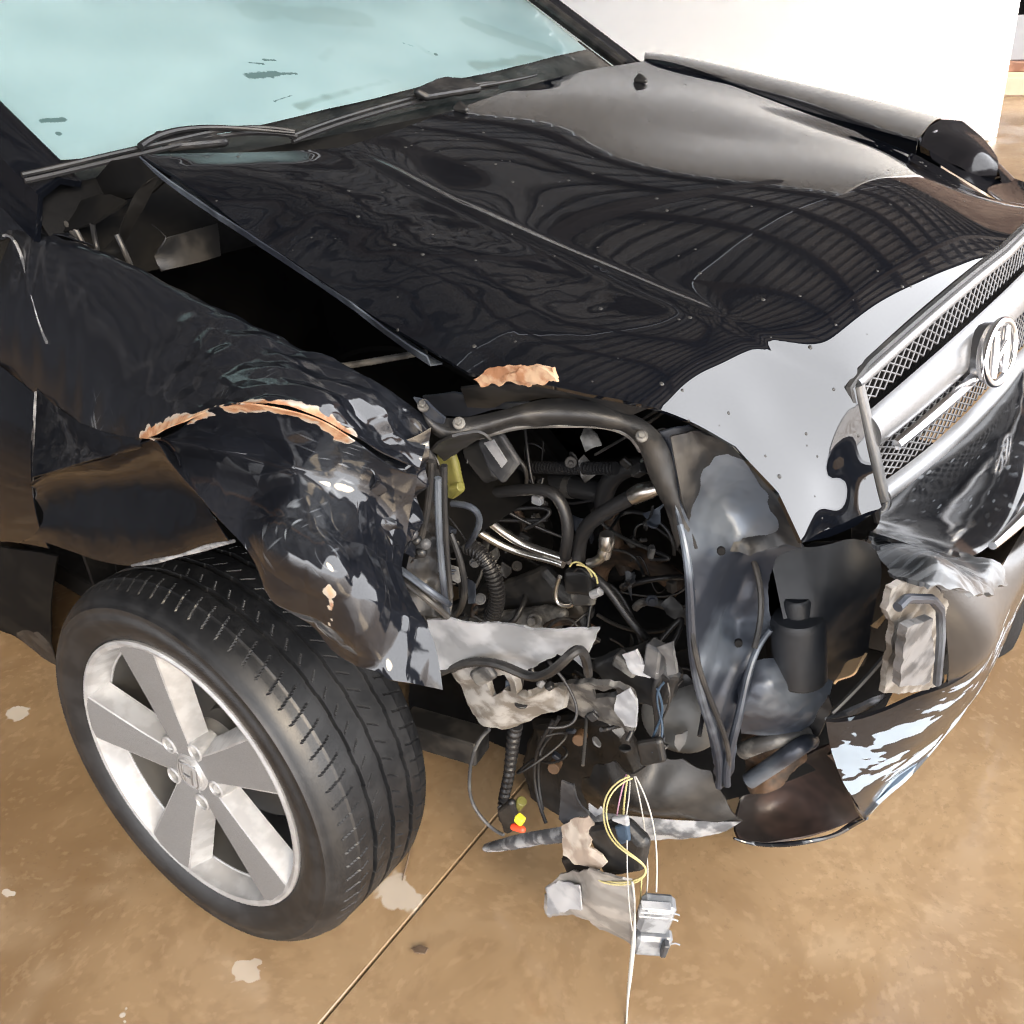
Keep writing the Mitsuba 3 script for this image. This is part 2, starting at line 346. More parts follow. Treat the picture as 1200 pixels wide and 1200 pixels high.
def slab(sign):
    g = .0022
    ya, yb = -60.0, 90.0
    A, B = jx(ya)[:2], jx(yb)[:2]
    far = np.array([sign * 120.0, 0])
    b = .0015
    e = np.array([sign, 0.0])
    v = [[*(A + e * g), -.03], [*(B + e * g), -.03], [*(A + e * g), -b], [*(B + e * g), -b], [*(A + e * (g + b)), 0], [*(B + e * (g + b)), 0], [*(A + far), 0], [*(B + far), 0]]
    f = [[0, 1, 3, 2], [2, 3, 5, 4], [4, 5, 7, 6]]
    if sign < 0: f = [x[::-1] for x in f]
    f = np.array(f); f = np.vstack([f[:, [0, 2, 1]], f[:, [0, 3, 2]]])
    return trimesh.Trimesh(np.array(v), f, process=False)
obj('floor__slab', slab(1), 'wet_concrete', False)
obj('floor__slab', slab(-1), 'wet_concrete', False)
M('joint_filler', pr((.018, .012, .008), .9))
A_, B_ = jx(-60.0), jx(90.0)
obj('floor__joint', trimesh.Trimesh([[A_[0] - .01, A_[1], -.012], [A_[0] + .01, A_[1], -.012], [B_[0] + .01, B_[1], -.012], [B_[0] - .01, B_[1], -.012]], [[0, 1, 2], [0, 2, 3]], process=False), 'joint_filler', False, 'dark narrow joint between the slabs')

M('white_render', pr(proc(lambda p, n, uv: mix((.76, .79, .82), (.80, .825, .845), fbm(p.x * 1.5, p.y * 1.5, p.z * 1.5, 3))), .7))
M('wall_edge', pr((.80, .74, .66), .7))
thing('white_wall', 'tall smooth white rendered wall behind the car', 'wall')
wc = np.array([(-1.001,7.081,0.000)][0])
obj('white_wall__face', box_at((wc[0] - 6.5, wc[1] + .1, 3.0), (13, .2, 6.0), b=.01), 'white_render', False)

ROOF_Z, ROOF_X, ROOF_Y0, ROOF_Y1, ROOF_Y2, ROOF_N, ROOF_B = 4.4, 2.35, -20.0, 7.07, 30.0, -1.0, -27.0
thing('carport_roof', 'dark ribbed metal roof over the car, seen mirrored in its paint', 'roof')
M('roof_metal', pr(grime((.20, .23, .28), (.30, .335, .39), 1.6), .5, .2))
def roof_sheet(x0, x1, y0, y1):
    xs, zs = [], []
    for x in np.arange(x0, x1 - .01, .25):
        for dx, dz in ((0, 0), (.14, 0), (.15, .09), (.23, .09), (.24, 0)):
            xs.append(x + dx); zs.append(dz)
    prof = np.stack([xs, np.zeros(len(xs)), np.array(zs) + ROOF_Z], 1)
    obj('carport_roof__ribbed_sheet', sheet(np.stack([prof + [0, y0, 0], prof + [0, y1, 0]]), .003), 'roof_metal', False)
M('purlin_metal', pr((.10, .10, .11), .5, .3))
for x0, x1, y0, y1 in ((ROOF_B, ROOF_N, ROOF_Y0, ROOF_Y1), (ROOF_N, ROOF_X, ROOF_Y0, ROOF_Y2), (ROOF_B, ROOF_N, 7.3, ROOF_Y2)):      # the roof meets the white wall and runs on past it
    roof_sheet(x0, x1, y0, y1)
    for y in np.arange(y0 + .1, y1, 1.25):
        obj('carport_roof__purlin', box_at(((x0 + x1) / 2, y, ROOF_Z - .085), (x1 - x0 - .02, .06, .15)), 'purlin_metal', False)
for x in (-18.0, -12.0, -6.0, -2.2, 1.6):
    y1 = ROOF_Y1 if x < ROOF_N else ROOF_Y2
    obj('carport_roof__beam', box_at((x, (ROOF_Y0 + y1) / 2, ROOF_Z - .27), (.12, y1 - ROOF_Y0, .20)), 'purlin_metal', False)

thing('workshop_wall', 'grey workshop wall closing the carport behind the car', 'wall')
M('workshop_paint', pr((.06, .06, .065), .8))
obj('workshop_wall__face', box_at((-16, -6, 1.8), (.2, 26, 3.6), b=.01), 'workshop_paint', False)
# the low building far behind, past the end of the wall
thing('background_building', 'distant low building with beige base and grey panels at top right', 'building')
gb = np.array([(-1.621,9.803,0.000)][0])
M('beige_paint', pr(grime((.60, .48, .36), (.68, .57, .45), 2), .7))
M('tile_brown_dull', pr(grime((.17, .12, .10), (.24, .18, .15), 8), .7))
M('grey_panel', pr((.42, .45, .50), .5))
M('brown_tile', pr(grime((.25, .13, .09), (.38, .22, .16), 8), .7))
bx = gb[0] + 2.4
obj('background_building__step', box_at((bx, gb[1] + .4, .085), (6, .8, .17), b=.015), 'beige_paint', False)
obj('background_building__base', box_at((bx, gb[1] + .75, .21), (6, .4, .08), b=.01), 'brown_tile', False)
for i in range(5):
    obj('background_building__panel', box_at((bx - 2.4 + 1.2 * i, gb[1] + .9, .47), (1.17, .1, .43), b=.01), 'grey_panel', False)
obj('background_building__recess', box_at((bx, gb[1] + 1.15, .76), (6, .1, .20), b=.01), 'dark_recess', False)
for i in range(12):
    obj('background_building__rail_post', box_at((bx - 2.75 + .5 * i, gb[1] + 1.0, .755), (.05, .05, .15), b=.005), 'grey_panel', False)
obj('background_building__ledge', box_at((bx, gb[1] + 1.0, .87), (6.1, .3, .07), b=.01), 'pale_plastic', False)
obj('background_building__wall', box_at((bx, gb[1] + 1.3, 2.0), (6, .2, 2.2), b=.01), 'tile_brown_dull', False)

# ------------------------------------------------------------------ the car
CAR = thing('crashed_suv', 'black SUV with its front right corner smashed open and silver five spoke wheel', 'car')
def car(part, mesh, mat, smooth=35, label=None, kind=None): return obj(f'crashed_suv__{part}', mesh, mat, smooth, label, kind)

# hood: centre field from the crease to the left edge
crease = [(-0.184,-0.330,1.114),(0.056,-0.365,1.064),(0.270,-0.395,1.022),(0.443,-0.410,0.987),(0.566,-0.410,0.952),(0.617,-0.378,0.900),(0.662,-0.345,0.836)]
left = [(-0.333,0.820,1.136),(-0.231,0.820,1.115),(-0.072,0.805,1.076),(0.158,0.755,1.019),(0.378,0.655,0.977),(0.488,0.585,0.950),(0.578,0.500,0.932)]
cr, lf = interp(crease, 160), interp(left, 160)
S_ = np.linspace(0, 1, 160)[None, :, None]; V_ = np.linspace(0, 1, 150)[:, None, None]
bow = 4 * V_ * (1 - V_)
Gc = cr[None] * (1 - V_) + lf[None] * V_
hump = bow * .85 + .15 * np.clip(1 - np.abs(2 * V_ - 1) ** 3, 0, 1)
Gc = Gc + np.concatenate([.125 * bow * S_ ** 2 + .05 * bow * (1 - S_), 0 * bow * S_, .020 * hump * (1 - .3 * S_) + .020 * 4 * S_ ** 2 * (1 - S_ ** 2) * np.clip(bow * 2.5, 0, 1)], 2)
def gx(y, z, o=0.0): return .728 + o - .20 * (y - CZ) ** 2 + .25 * (.80 - z)
GT = [(0.661,-0.354,0.894),(0.672,-0.260,0.914),(0.684,-0.144,0.926),(0.693,0.007,0.933),(0.693,0.235,0.927)]       # top edge of the grille
fy, fz = [p[1] for p in GT], [p[2] for p in GT]; zt = np.polyfit(fy, fz, 2)
front = [np.array(crease[-1])] + [np.array(p) + [-.004, 0, .012] for p in GT]
for y in (.42, .52): front.append(np.array([gx(y, np.polyval(zt, 2 * CZ - y), -.004), y, np.polyval(zt, 2 * CZ - y) + .012]))
front = interp(front + [np.array(left[-1])], 150)
Gc = Gc + (front - Gc[:, -1])[:, None] * (S_ ** 3)
Gc = Gc + np.array([0, 0, 1.0]) * rough(Gc, .0012, 5, 3)[..., None]
# hood: right wing, bent, from its hanging edge to the crease
edge = [(-0.305,-0.600,1.144),(-0.046,-0.630,1.067),(0.182,-0.650,0.998),(0.349,-0.665,0.958),(0.474,-0.620,0.942),(0.553,-0.570,0.915),(0.595,-0.518,0.868),(0.641,-0.502,0.817),(0.675,-0.508,0.767)]
crs = [(-0.184,-0.330,1.114),(0.112,-0.372,1.053),(0.361,-0.404,1.004),(0.487,-0.411,0.976),(0.566,-0.410,0.952),(0.609,-0.385,0.910),(0.647,-0.352,0.858),(0.678,-0.345,0.798),(0.705,-0.346,0.746)]
e_, c_ = np.array(edge), np.array(crs)
rows = []
for v, b in ((0, 0), (.3, .7), (.65, .5), (1, 0)):
    w = np.array([.012, .018, .022, .018, .010, .007, .005, .004, .002])[:, None] * b
    rows.append(e_ * (1 - v) + c_ * v + w * np.array([.25, -.45, .85]))
Gw = net(rows, 220, 110)
dent = rough(Gw, .0042, 7, 11) * np.clip(1.25 - np.linspace(0, 1, 220)[None, :] * 1.1, 0, 1) * np.clip(1.15 - np.linspace(0, 1, 110)[:, None], 0, 1)
dent = dent + rough(Gw, .0016, 19, 4) * np.clip(1 - np.linspace(0, 1, 110)[:, None], 0, 1)
Gw = Gw + np.array([.2, -.3, .93]) * dent[..., None]
outline = [(-0.305,-0.600,1.144),(-0.285,-0.530,1.135),(-0.257,-0.460,1.127),(-0.218,-0.395,1.121),(-0.184,-0.330,1.117),(-0.179,-0.200,1.126),(-0.211,0.000,1.136),(-0.265,0.260,1.142),(-0.324,0.560,1.141),(-0.333,0.820,1.136)] + left[1:] + [tuple(p) for p in front[-12:8:-14]]
outline += [(0.665,-0.362,0.897),(0.669,-0.363,0.880),(0.680,-0.361,0.841),(0.696,-0.364,0.798),(0.713,-0.368,0.756),(0.699,-0.412,0.747),(0.687,-0.462,0.754)] + edge[::-1][:-1]
inner_pts = [Gc[j, i] for j in (42, 105) for i in (40, 100)] + [Gc[75, i] for i in (15, 70, 125)] + [Gw[j, i] for j in (30, 65) for i in (15, 55, 95, 130, 160, 185, 208)] + [np.array(p) for p in crease[1:5]]
crease_line = interp(np.array(crease), 200)[3:156]; groove_line = interp(np.array(crease), 200)[152:]
D_ = np.array([.52, -.22, .82]); D_ /= np.linalg.norm(D_)
E1_ = np.cross([0, 1.0, 0], D_); E1_ /= np.linalg.norm(E1_); E2_ = np.cross(D_, E1_)
def flat2(P): return np.stack([np.asarray(P) @ E1_, np.asarray(P) @ E2_], 1)
ctree = cKDTree(flat2(crease_line)); gtree = cKDTree(flat2(groove_line))
def hood_disp(P):
    d, k = ctree.query(flat2(P)); fade = np.clip(np.minimum(k / 20, (len(crease_line) - 1 - k) / 8), 0, 1)
    dg, kg = gtree.query(flat2(P)); gf = np.clip(kg / 6, 0, 1)
    side = np.clip((-.36 - P[:, 1]) / .12, 0, 1) * np.clip((.50 - P[:, 0]) / .15, 0, 1)
    return .0050 * np.exp(-(d / .0085) ** 1.5) * fade - .0018 * np.exp(-(dg / .0075) ** 2) * gf + rough(P, .0030, 6, 11) * side + rough(P, .0011, 17, 4) * side + rough(P, .0004, 4, 2)
hood_mesh = patch(outline, inner_pts, res=.0065, th=.005, smoothing=2e-4, normal=D_, disp=hood_disp)
car('hood', hood_mesh, 'paint', 50, 'black hood buckled upward with a raised crease and broken front corner')
ee = interp(edge, 220)[:122]
car('hood__folded_edge', sheet(np.stack([ee + [0, -.001, -.001], ee + [-.002, .006, -.014], ee + [.0, .022, -.017]]), .002, amp=.001, freq=30, seed=2), 'panel_metal')
# orange filler broken open at the hood corner
car('hood__filler_chip', patch([(0.362,-0.672,0.954),(0.387,-0.672,0.972),(0.416,-0.672,0.981),(0.468,-0.672,0.987),(0.472,-0.672,0.975),(0.435,-0.672,0.962),(0.397,-0.672,0.957),(0.374,-0.672,0.949)], res=.004, th=.004, amp=.002, freq=90, seed=5, jag=.003), 'filler', 40, 'orange filler broken open at the hood corner')
car('hood__filler_chip', patch([(0.404,-0.676,0.963),(0.433,-0.676,0.983),(0.463,-0.676,0.987),(0.473,-0.676,0.977),(0.446,-0.676,0.967)], res=.004, th=.004, amp=.002, freq=110, seed=7, jag=.003), 'filler', 40)
for (u, pts) in enumerate(([(-0.185,-0.042,1.128)], [(-0.165,0.526,1.118)])):
    c = np.array(pts[0]); hit = np.array(hood_mesh.vertices)[:len(hood_mesh.vertices) // 2]; i = np.argmin(((hit - c) ** 2)[:, :2].sum(1)); c = hit[i]
    m = lump([c + [0, 0, .004], c + [.012, 0, .004], c + [-.012, 0, .006], c + [-.006, .004, .014]], .005, .0005); car('hood__washer_nozzle', m, 'black_plastic')
# rain drops on the hood
rng = random.Random(4); dm = []
flat = np.array(hood_mesh.vertices)[:len(hood_mesh.vertices) // 2]; nn = np.array(hood_mesh.vertex_normals)[:len(flat)]
for k in range(190):
    i = rng.randrange(len(flat)); r = rng.choice((.0009, .0012, .0016, .002, .0028))
    s = trimesh.creation.icosphere(1, 1.0); s.vertices = s.vertices * [r, r, r * .45]; Mx = frame(nn[i] if nn[i][2] > 0 else -nn[i]); Mx[:3, 3] = flat[i]; s.apply_transform(Mx); dm.append(s)
M('droplet', {'type': 'plastic', 'int_ior': 1.33, 'diffuse_reflectance': rgb(.03, .03, .03)})
car('hood__rain_drops', join(*dm), 'droplet', True, kind='stuff', label='scattered rain drops on the black hood')

# windscreen, its black border, the pale sheet behind it
bot = [(-0.661,-0.633,1.263),(-0.575,-0.669,1.207),(-0.537,-0.679,1.183),(-0.508,-0.682,1.165),(-0.482,-0.665,1.151),(-0.449,-0.561,1.143),(-0.428,-0.385,1.146),(-0.423,-0.101,1.158),(-0.428,0.086,1.164),(-0.442,0.313,1.169),(-0.476,0.605,1.174),(-0.511,0.835,1.175)]
def ws(y, s, o=0.0):
    xb = -.45 + .07 * (1 - ((y - CZ) / .75) ** 2)
    return np.array([xb - s * .857, y, 1.135 + s * .515]) + o * np.array([-.515, 0, -.857])
def ws_grid(y0, y1, s0, s1, o, nu=60, nv=40): return np.array([[ws(y, s, o) for y in np.linspace(y0, y1, nu)] for s in np.linspace(s0, s1, nv)])
car('windscreen', sheet_single(ws_grid(-.66, .86, -.03, .85, 0)), 'glass_tint', True, 'green tinted windscreen with a pale sheet showing behind it')
sheet_bot = [np.array(p) for p in bot]
STREAKS = [([(-0.444,-0.180,1.167)][0], [(-0.462,0.065,1.184)][0], .020, .55), ([(-0.472,0.351,1.186)][0], [(-0.476,0.605,1.174)][0], .03, .5), ([(-0.497,0.270,1.203)][0], [(-0.590,0.245,1.260)][0], .02, .22), ([(-0.693,-0.046,1.321)][0], [(-0.646,0.180,1.295)][0], .05, .18), ([(-0.608,0.521,1.259)][0], [(-0.513,0.657,1.193)][0], .04, .22), ([(-0.626,0.159,1.283)][0], [(-0.544,-0.020,1.232)][0], .02, .15)]
def cover_col(p, n, uv):
    c = mix((.20, .262, .290), (.28, .345, .375), smoothstep(.25, .7, fbm(p.x * 3.2, p.y * 3.2, p.z * 5, 3)))
    c = mix(c, (.16, .21, .225), smoothstep(.60, .63, fbm(p.x * 4 + 8, p.y * 3, p.z * 4, 2)) * .45)
    best = mi.Float(0)
    for a, b, w in MARKS:
        a, b = np.array(a), np.array(b); e = b - a; L2 = float(e @ e)
        vx, vy, vz = p.x - float(a[0]), p.y - float(a[1]), p.z - float(a[2])
        t = dr.clip((vx * float(e[0]) + vy * float(e[1]) + vz * float(e[2])) / L2, 0, 1)
        d = dr.sqrt(dr.square(vx - t * float(e[0])) + dr.square(vy - t * float(e[1])))
        best = dr.maximum(best, 1 - smoothstep(w * .7, w * 1.1, d + .9 * w * (fbm(p.x * 90, p.y * 140, p.z * 90, 3) - .35)))
    for a, b, w, k in STREAKS:
        a, b = np.array(a), np.array(b); e = b - a; L2 = float(e @ e)
        vx, vy, vz = p.x - float(a[0]), p.y - float(a[1]), p.z - float(a[2])
        t = dr.clip((vx * float(e[0]) + vy * float(e[1]) + vz * float(e[2])) / L2, 0, 1)
        d = dr.sqrt(dr.square(vx - t * float(e[0])) + dr.square(vy - t * float(e[1])) + dr.square(vz - t * float(e[2])))
        c = mix(c, (.10, .135, .125), (1 - smoothstep(w * .6, w, d + w * (fbm(p.x * 14, p.y * 14, p.z * 20, 3) - .5))) * k)
    return mix(c, (.05, .085, .09), best * .9)
M('cover_film', pr(proc(cover_col), .35))
inn = lambda P, o: [np.array(p) + o * np.array([-.515, 0, -.857]) for p in P]
MARKS = [(W(a_)[0], W(b_)[0], w_) for a_, b_, w_ in ()] or [(a_[0], b_[0], w_) for a_, b_, w_ in (
    ([(-0.536,-0.212,1.221)], [(-0.530,-0.156,1.220)], .010), ([(-0.530,-0.156,1.220)], [(-0.525,-0.114,1.218)], .004), ([(-0.567,-0.184,1.241)], [(-0.559,-0.160,1.237)], .0035), ([(-0.569,-0.147,1.244)], [(-0.565,-0.127,1.242)], .004),
    ([(-0.556,-0.604,1.203)], [(-0.548,-0.573,1.201)], .006), ([(-0.543,-0.591,1.196)], [(-0.525,-0.599,1.184)], .005), ([(-0.561,0.223,1.243)], [(-0.525,0.276,1.220)], .006), ([(-0.472,-0.216,1.182)], [(-0.476,-0.172,1.187)], .0025), ([(-0.491,0.202,1.201)], [(-0.452,0.230,1.177)], .003))]
holes = []
def to_ys(P): return [(p[1], (-.45 + .07 * (1 - ((p[1] - CZ) / .75) ** 2) - p[0]) / .857, 0.0) for p in P]
sh = patch(to_ys(bot) + [(.92, .80, 0), (-.75, .80, 0)], holes=[to_ys(h) for h in holes], res=.014, single=True)
vv = np.array(sh.vertices); wr = rough(vv, .010, 2.5, 8) + rough(vv, .0015, 6, 9, True)
sh.vertices = np.array([ws(p[0], p[1], .016 + w) for p, w in zip(vv, np.clip(wr, -.008, .02))])
car('windscreen__inner_sheet', sh, 'cover_film', True, 'pale aqua sheet behind the windscreen with small dark marks')
car('windscreen__border', sheet(ws_grid(-.70, .88, -.055, .125, .022, 60, 8), .003), 'black_plastic')
car('dashboard', sheet(ws_grid(-.66, .84, -.04, .9, .14, 20, 10), .01), 'dark_interior')
# pillars
def pillar(side):
    y = CZ + side * .775
    G = np.array([[ws(y, s, .0) + np.array(o) for s in np.linspace(-.06, .95, 12)] for o in ((0, -side * .02, .006), (0, side * .012, .016), (0, side * .05, .0), (0, side * .075, -.06))])
    return sheet(G, .01)
car('pillar', pillar(1), 'paint'); car('pillar', pillar(-1), 'paint')
rp = [ws(CZ + .752, s, -.008) for s in np.linspace(-.03, .95, 10)]
car('pillar_trim', tube(rp, .011, 10), 'black_plastic')
# cowl and wipers
car('cowl', sheet(np.array([[ws(y, s, o) for y in np.linspace(-.72, .87, 40)] for s, o in ((-.03, .018), (-.07, .03), (-.12, .05), (-.17, .085))]), .006), 'dark_interior')
def wiper(p, q, blade, arm):
    k = car('wiper', tube(blade, .004, 8), 'black_plastic')
    obj(f'{k}__rubber', tube([np.array(b) + [0.004, 0, -.008] for b in blade], .004, 6), 'hose_rubber')
    obj(f'{k}__arm', tube(arm, [.006, .004, .0025], 8), 'black_plastic')
    obj(f'{k}__bracket', lump(q, .008, .002, 60), 'black_plastic')
    return k
wiper(0, [(-0.417,-0.495,1.150),(-0.397,-0.428,1.144),(-0.374,-0.409,1.131),(-0.393,-0.494,1.136)], [(-0.413,-0.725,1.133),(-0.405,-0.658,1.136),(-0.398,-0.585,1.140),(-0.391,-0.493,1.144),(-0.382,-0.402,1.147),(-0.342,-0.288,1.130)], [(-0.384,-0.550,1.145),(-0.391,-0.466,1.157),(-0.370,-0.394,1.150),(-0.326,-0.301,1.130)])
wiper(0, [(-0.355,0.032,1.155),(-0.370,0.123,1.164),(-0.357,0.171,1.156),(-0.337,0.185,1.144),(-0.341,0.040,1.146)], [(-0.347,-0.295,1.123),(-0.357,-0.167,1.135),(-0.364,-0.007,1.144),(-0.368,0.118,1.148),(-0.366,0.276,1.145)], [(-0.354,0.030,1.149),(-0.351,0.150,1.147),(-0.351,0.285,1.145),(-0.359,0.408,1.146)])

# left fender and headlamp beyond the hood
gap = [(-0.341,0.825,1.140),(-0.165,0.825,1.106),(0.009,0.830,1.048),(0.204,0.800,1.007),(0.358,0.755,0.982),(0.454,0.700,0.955),(0.575,0.620,0.916)]
sil = [(-0.442,1.000,1.131),(-0.241,1.060,1.097),(0.004,1.085,1.047),(0.197,1.085,1.008),(0.315,1.050,0.987)]
N_ = 60
g0 = interp(gap[:5], N_); g2 = interp(sil, N_)
side = g2 + np.array([0, .055, -.10]); low = g2 * [1, 1, 0] + [0, .085, .50]
crown = [g0 + (g2 - g0) * t + np.array([0, 0, .012 * 4 * t * (1 - t)]) for t in (0, .25, .5, .75, 1)]
car('left_fender', join(sheet(net(crown, N_, 30)), sheet(net([g2, (g2 + side) / 2 + [0, .012, .008], side, low], N_, 30)), sheet(net([g0 + [0, -.002, -.03], g0], N_, 3))), 'paint')
car('hood_gap_seal', sheet(net([interp(left, 40) + [0, .004, -.02], interp(gap, 40) + [0, -.002, -.025]], 40, 4)), 'dark_recess')
lamp = [(0.353,0.790,0.970),(0.348,0.840,0.996),(0.361,0.890,1.007),(0.394,0.930,0.999),(0.444,0.900,0.974),(0.497,0.840,0.943),(0.515,0.780,0.919),(0.475,0.760,0.917),(0.410,0.770,0.942)]
car('headlamp_left', patch(lamp, inner=[(0.404,0.800,0.979),(0.463,0.780,0.959)], res=.008, th=.02), 'lens_plastic', 40, 'dark left headlamp lens')
M('lamp_pattern', pr((.10, .10, .11), .3, .3))
for i in range(5):
    a0, a1 = np.array([(0.368,0.800,0.989),(0.397,0.800,1.003),(0.432,0.800,0.996),(0.463,0.800,0.972),(0.493,0.800,0.941)][i]), np.array([(0.380,0.800,0.966),(0.415,0.800,0.961),(0.451,0.800,0.945),(0.478,0.800,0.933),(0.505,0.800,0.920)][i])
    car('headlamp_left__bulb_ring' if False else 'headlamp_left__rib', tube([a0 + [-.03, .03, -.01], (a0 + a1) / 2 + [-.035, .03, 0], a1 + [-.03, .03, -.01]], .006, 8), 'lamp_pattern')
nose = net([[(0.528,0.760,0.913),(0.599,0.660,0.891),(0.695,0.500,0.872)], [(0.512,0.800,0.925),(0.592,0.730,0.883),(0.693,0.600,0.849)], [(0.467,0.900,0.940),(0.594,0.800,0.870),(0.703,0.660,0.821)], [(0.481,0.920,0.876),(0.623,0.820,0.776),(0.731,0.680,0.721)]], 30, 20)
car('left_nose_panel', sheet(nose), 'paint')
car('left_nose_panel', sheet(net([[(0.419,0.660,0.967),(0.508,0.600,0.940),(0.585,0.530,0.922),(0.669,0.450,0.892)], [(0.378,0.780,0.962),(0.471,0.740,0.928),(0.548,0.680,0.913),(0.649,0.580,0.877)], [(0.362,0.860,0.963),(0.448,0.860,0.915),(0.508,0.840,0.909),(0.624,0.740,0.864)]], 30, 16)), 'paint')

# ------------------------------------------------------------------ grille
GL = [(0.661,-0.354,0.894),(0.666,-0.357,0.875),(0.681,-0.348,0.822),(0.692,-0.339,0.782),(0.703,-0.332,0.745)]       # right-hand end
GB = [(0.703,-0.332,0.745),(0.718,-0.235,0.745),(0.732,-0.104,0.748),(0.737,0.015,0.755),(0.735,0.182,0.770)]       # lower edge
zb = np.polyfit([p[1] for p in GB], [p[2] for p in GB], 2)
y_t, y_b = GT[0][1], GB[0][1]
def gpoint(a, b, o=0.0):
    """a: 0 at the car's right end of the grille, 1 at its left end; b: 0 at the lower edge, 1 at the top"""
    y0 = y_b + (y_t - y_b) * b; y1 = 2 * CZ - y0; y = y0 + (y1 - y0) * a
    yy = y if y <= CZ else 2 * CZ - y
    z0, z1 = np.polyval(zb, yy), np.polyval(zt, yy); z = z0 + (z1 - z0) * b
    return np.array([gx(y, z, o), y, z])
def gline(pts, o=0.0, n=40):
    p = interp(np.array(pts, float), n, 1); return [gpoint(a, b, o) for a, b in p]
def gstrip(b0, b1, a0, a1, o, th=.008, bulge=.008, n=70, m=10):
    G = np.array([[gpoint(a, b0 + (b1 - b0) * t, o + bulge * (4 * t * (1 - t)) ** .6) for a in np.linspace(a0, a1, n)] for t in np.linspace(0, 1, m)])
    return sheet(G, th)
car('grille__backing', sheet(np.array([[gpoint(a, b, -.045) for a in np.linspace(0, 1, 30)] for b in np.linspace(0, 1, 10)]), .004), 'dark_recess')
gk = 'grille'
car('grille__surround', join(tube([gpoint(0, b, .002) for b in np.linspace(0, 1, 20)], .008, 12), tube([gpoint(a, 1, .0) for a in np.linspace(0, 1, 60)], .008, 12), tube([gpoint(1, b, .002) for b in np.linspace(0, 1, 20)], .008, 12)), 'satin_silver', 40, 'silver grille surround')
car('grille__lower_lip', gstrip(-.02, .14, 0, 1, .0, bulge=.012), 'satin_silver')
car('grille__dark_seal', tube([gpoint(0, b, -.004) + np.array([0, -.013, 0]) for b in np.linspace(-.15, 1, 20)] + [gpoint(a, 1, -.004) + np.array([0, 0, .011]) for a in np.linspace(.03, 1, 40)], .006, 8, k=1), 'black_plastic')
car('grille__centre_bar', gstrip(.46, .76, .0, 1, .004, bulge=.013, m=16), 'satin_silver', 40, 'broad satin grille bar behind the emblem')
car('grille__bright_strip', gstrip(.385, .475, .03, .40, .014, bulge=.008), 'chrome')
car('grille__bright_strip', gstrip(.385, .475, .60, .97, .014, bulge=.008), 'chrome')
def lattice(b0, b1, cell_w, cell_h, key):
    bars = []; na = int(1 / cell_w); nb = max(1, round((b1 - b0) / cell_h))
    h = (b1 - b0) / nb
    for i in range(-nb, na + 1):
        for s in (1, -1):
            p = []
            for j in range(nb + 1):
                a = (i + (j if s > 0 else nb - j)) / na
                if -.0001 <= a <= 1.0001: p.append(gpoint(a, b0 + h * j, -.006))
            if len(p) > 1: bars.append(tube(p, .0015, 6, n=2 * len(p), k=1))
    car(key, join(*bars), 'mesh_silver', 60, kind='stuff')
lattice(.76, .985, .022, .068, 'grille__upper_lattice')
lattice(.12, .40, .022, .062, 'grille__lower_lattice')
# emblem: oval ring with a slanted letter
ec = np.array([(0.745,-0.050,0.851)][0]); en = np.array([1.0, -.05, .2]); en /= np.linalg.norm(en)
ey = np.cross([0, 0, 1.0], en); ey /= np.linalg.norm(ey); ez = np.cross(en, ey)
ew, eh = .060, .040
oval = [ec + ey * ew * math.cos(t) + ez * eh * math.sin(t) for t in np.linspace(0, 2 * math.pi, 60)]
car('grille__emblem', join(tube(oval, .0052, 10), *[tube([ec + ey * p[0] * ew + ez * p[1] * eh for p in st], r, 10) for st, r in (
    ([(-.52, -.66), (-.40, -.15), (-.30, .35), (-.22, .80)], [.005, .0062, .0062, .005]), ([(.22, -.80), (.30, -.35), (.40, .15), (.52, .66)], [.005, .0062, .0062, .005]), ([(-.36, -.16), (-.12, -.05), (.12, .05), (.36, .16)], [.0055, .0055, .0055, .0055]))]), 'chrome', 50, 'chrome oval emblem with a slanted letter H')
car('grille__emblem_mount', patch([ec - en * .012 + (np.array(p) - ec) * .95 for p in oval[:-1:3]], res=.008, th=.02), 'satin_dark')

# ------------------------------------------------------------------ front bumper, torn off at the car's right
BX = lambda y, x0: x0 - .30 * (y - CZ) ** 2
def brow(x0, z, ys): return [(BX(y, x0), y, z) for y in ys]
ys_ = [-.14, .0, .2, .45, .7, .88]
# upper skin: from under the grille to the ledge
r0 = [(0.702,-0.327,0.736),(0.722,-0.266,0.749),(0.738,-0.128,0.751),(0.745,0.016,0.756),(0.745,0.168,0.764),(0.735,0.500,0.765),(0.660,0.860,0.770)]
r1 = [(0.730,-0.428,0.770),(0.760,-0.357,0.758),(0.785,-0.270,0.770),(0.795,-0.121,0.775),(0.790,0.177,0.734),(0.775,0.520,0.735),(0.690,0.900,0.740)]
r2 = [(0.750,-0.526,0.809),(0.810,-0.540,0.814),(0.835,-0.471,0.780),(0.850,-0.343,0.769),(0.850,-0.013,0.687),(0.825,0.480,0.685),(0.720,0.920,0.690)]
car('bumper__upper_skin', sheet(net([r0, r1, r2], 110, 30), .004, amp=.002, freq=12, seed=6), 'scuffed_paint', 35, 'glossy black upper bumper with scratches')
car('bumper__torn_shelf', patch([(0.735,-0.493,0.787),(0.755,-0.481,0.794),(0.795,-0.481,0.788),(0.838,-0.477,0.788),(0.862,-0.457,0.777),(0.868,-0.444,0.743),(0.864,-0.567,0.801),(0.852,-0.626,0.837),(0.838,-0.644,0.847),(0.812,-0.639,0.841),(0.785,-0.599,0.822)], inner=[(0.820,-0.612,0.851),(0.852,-0.588,0.833)], res=.005, th=.005, normal=(.5, -.5, .7), disp=lambda P: folds(P, .009, 14, 4) + .004, seed=3, jag=.004), 'scraped_paint', 22, 'crushed and scraped grey bumper shelf')
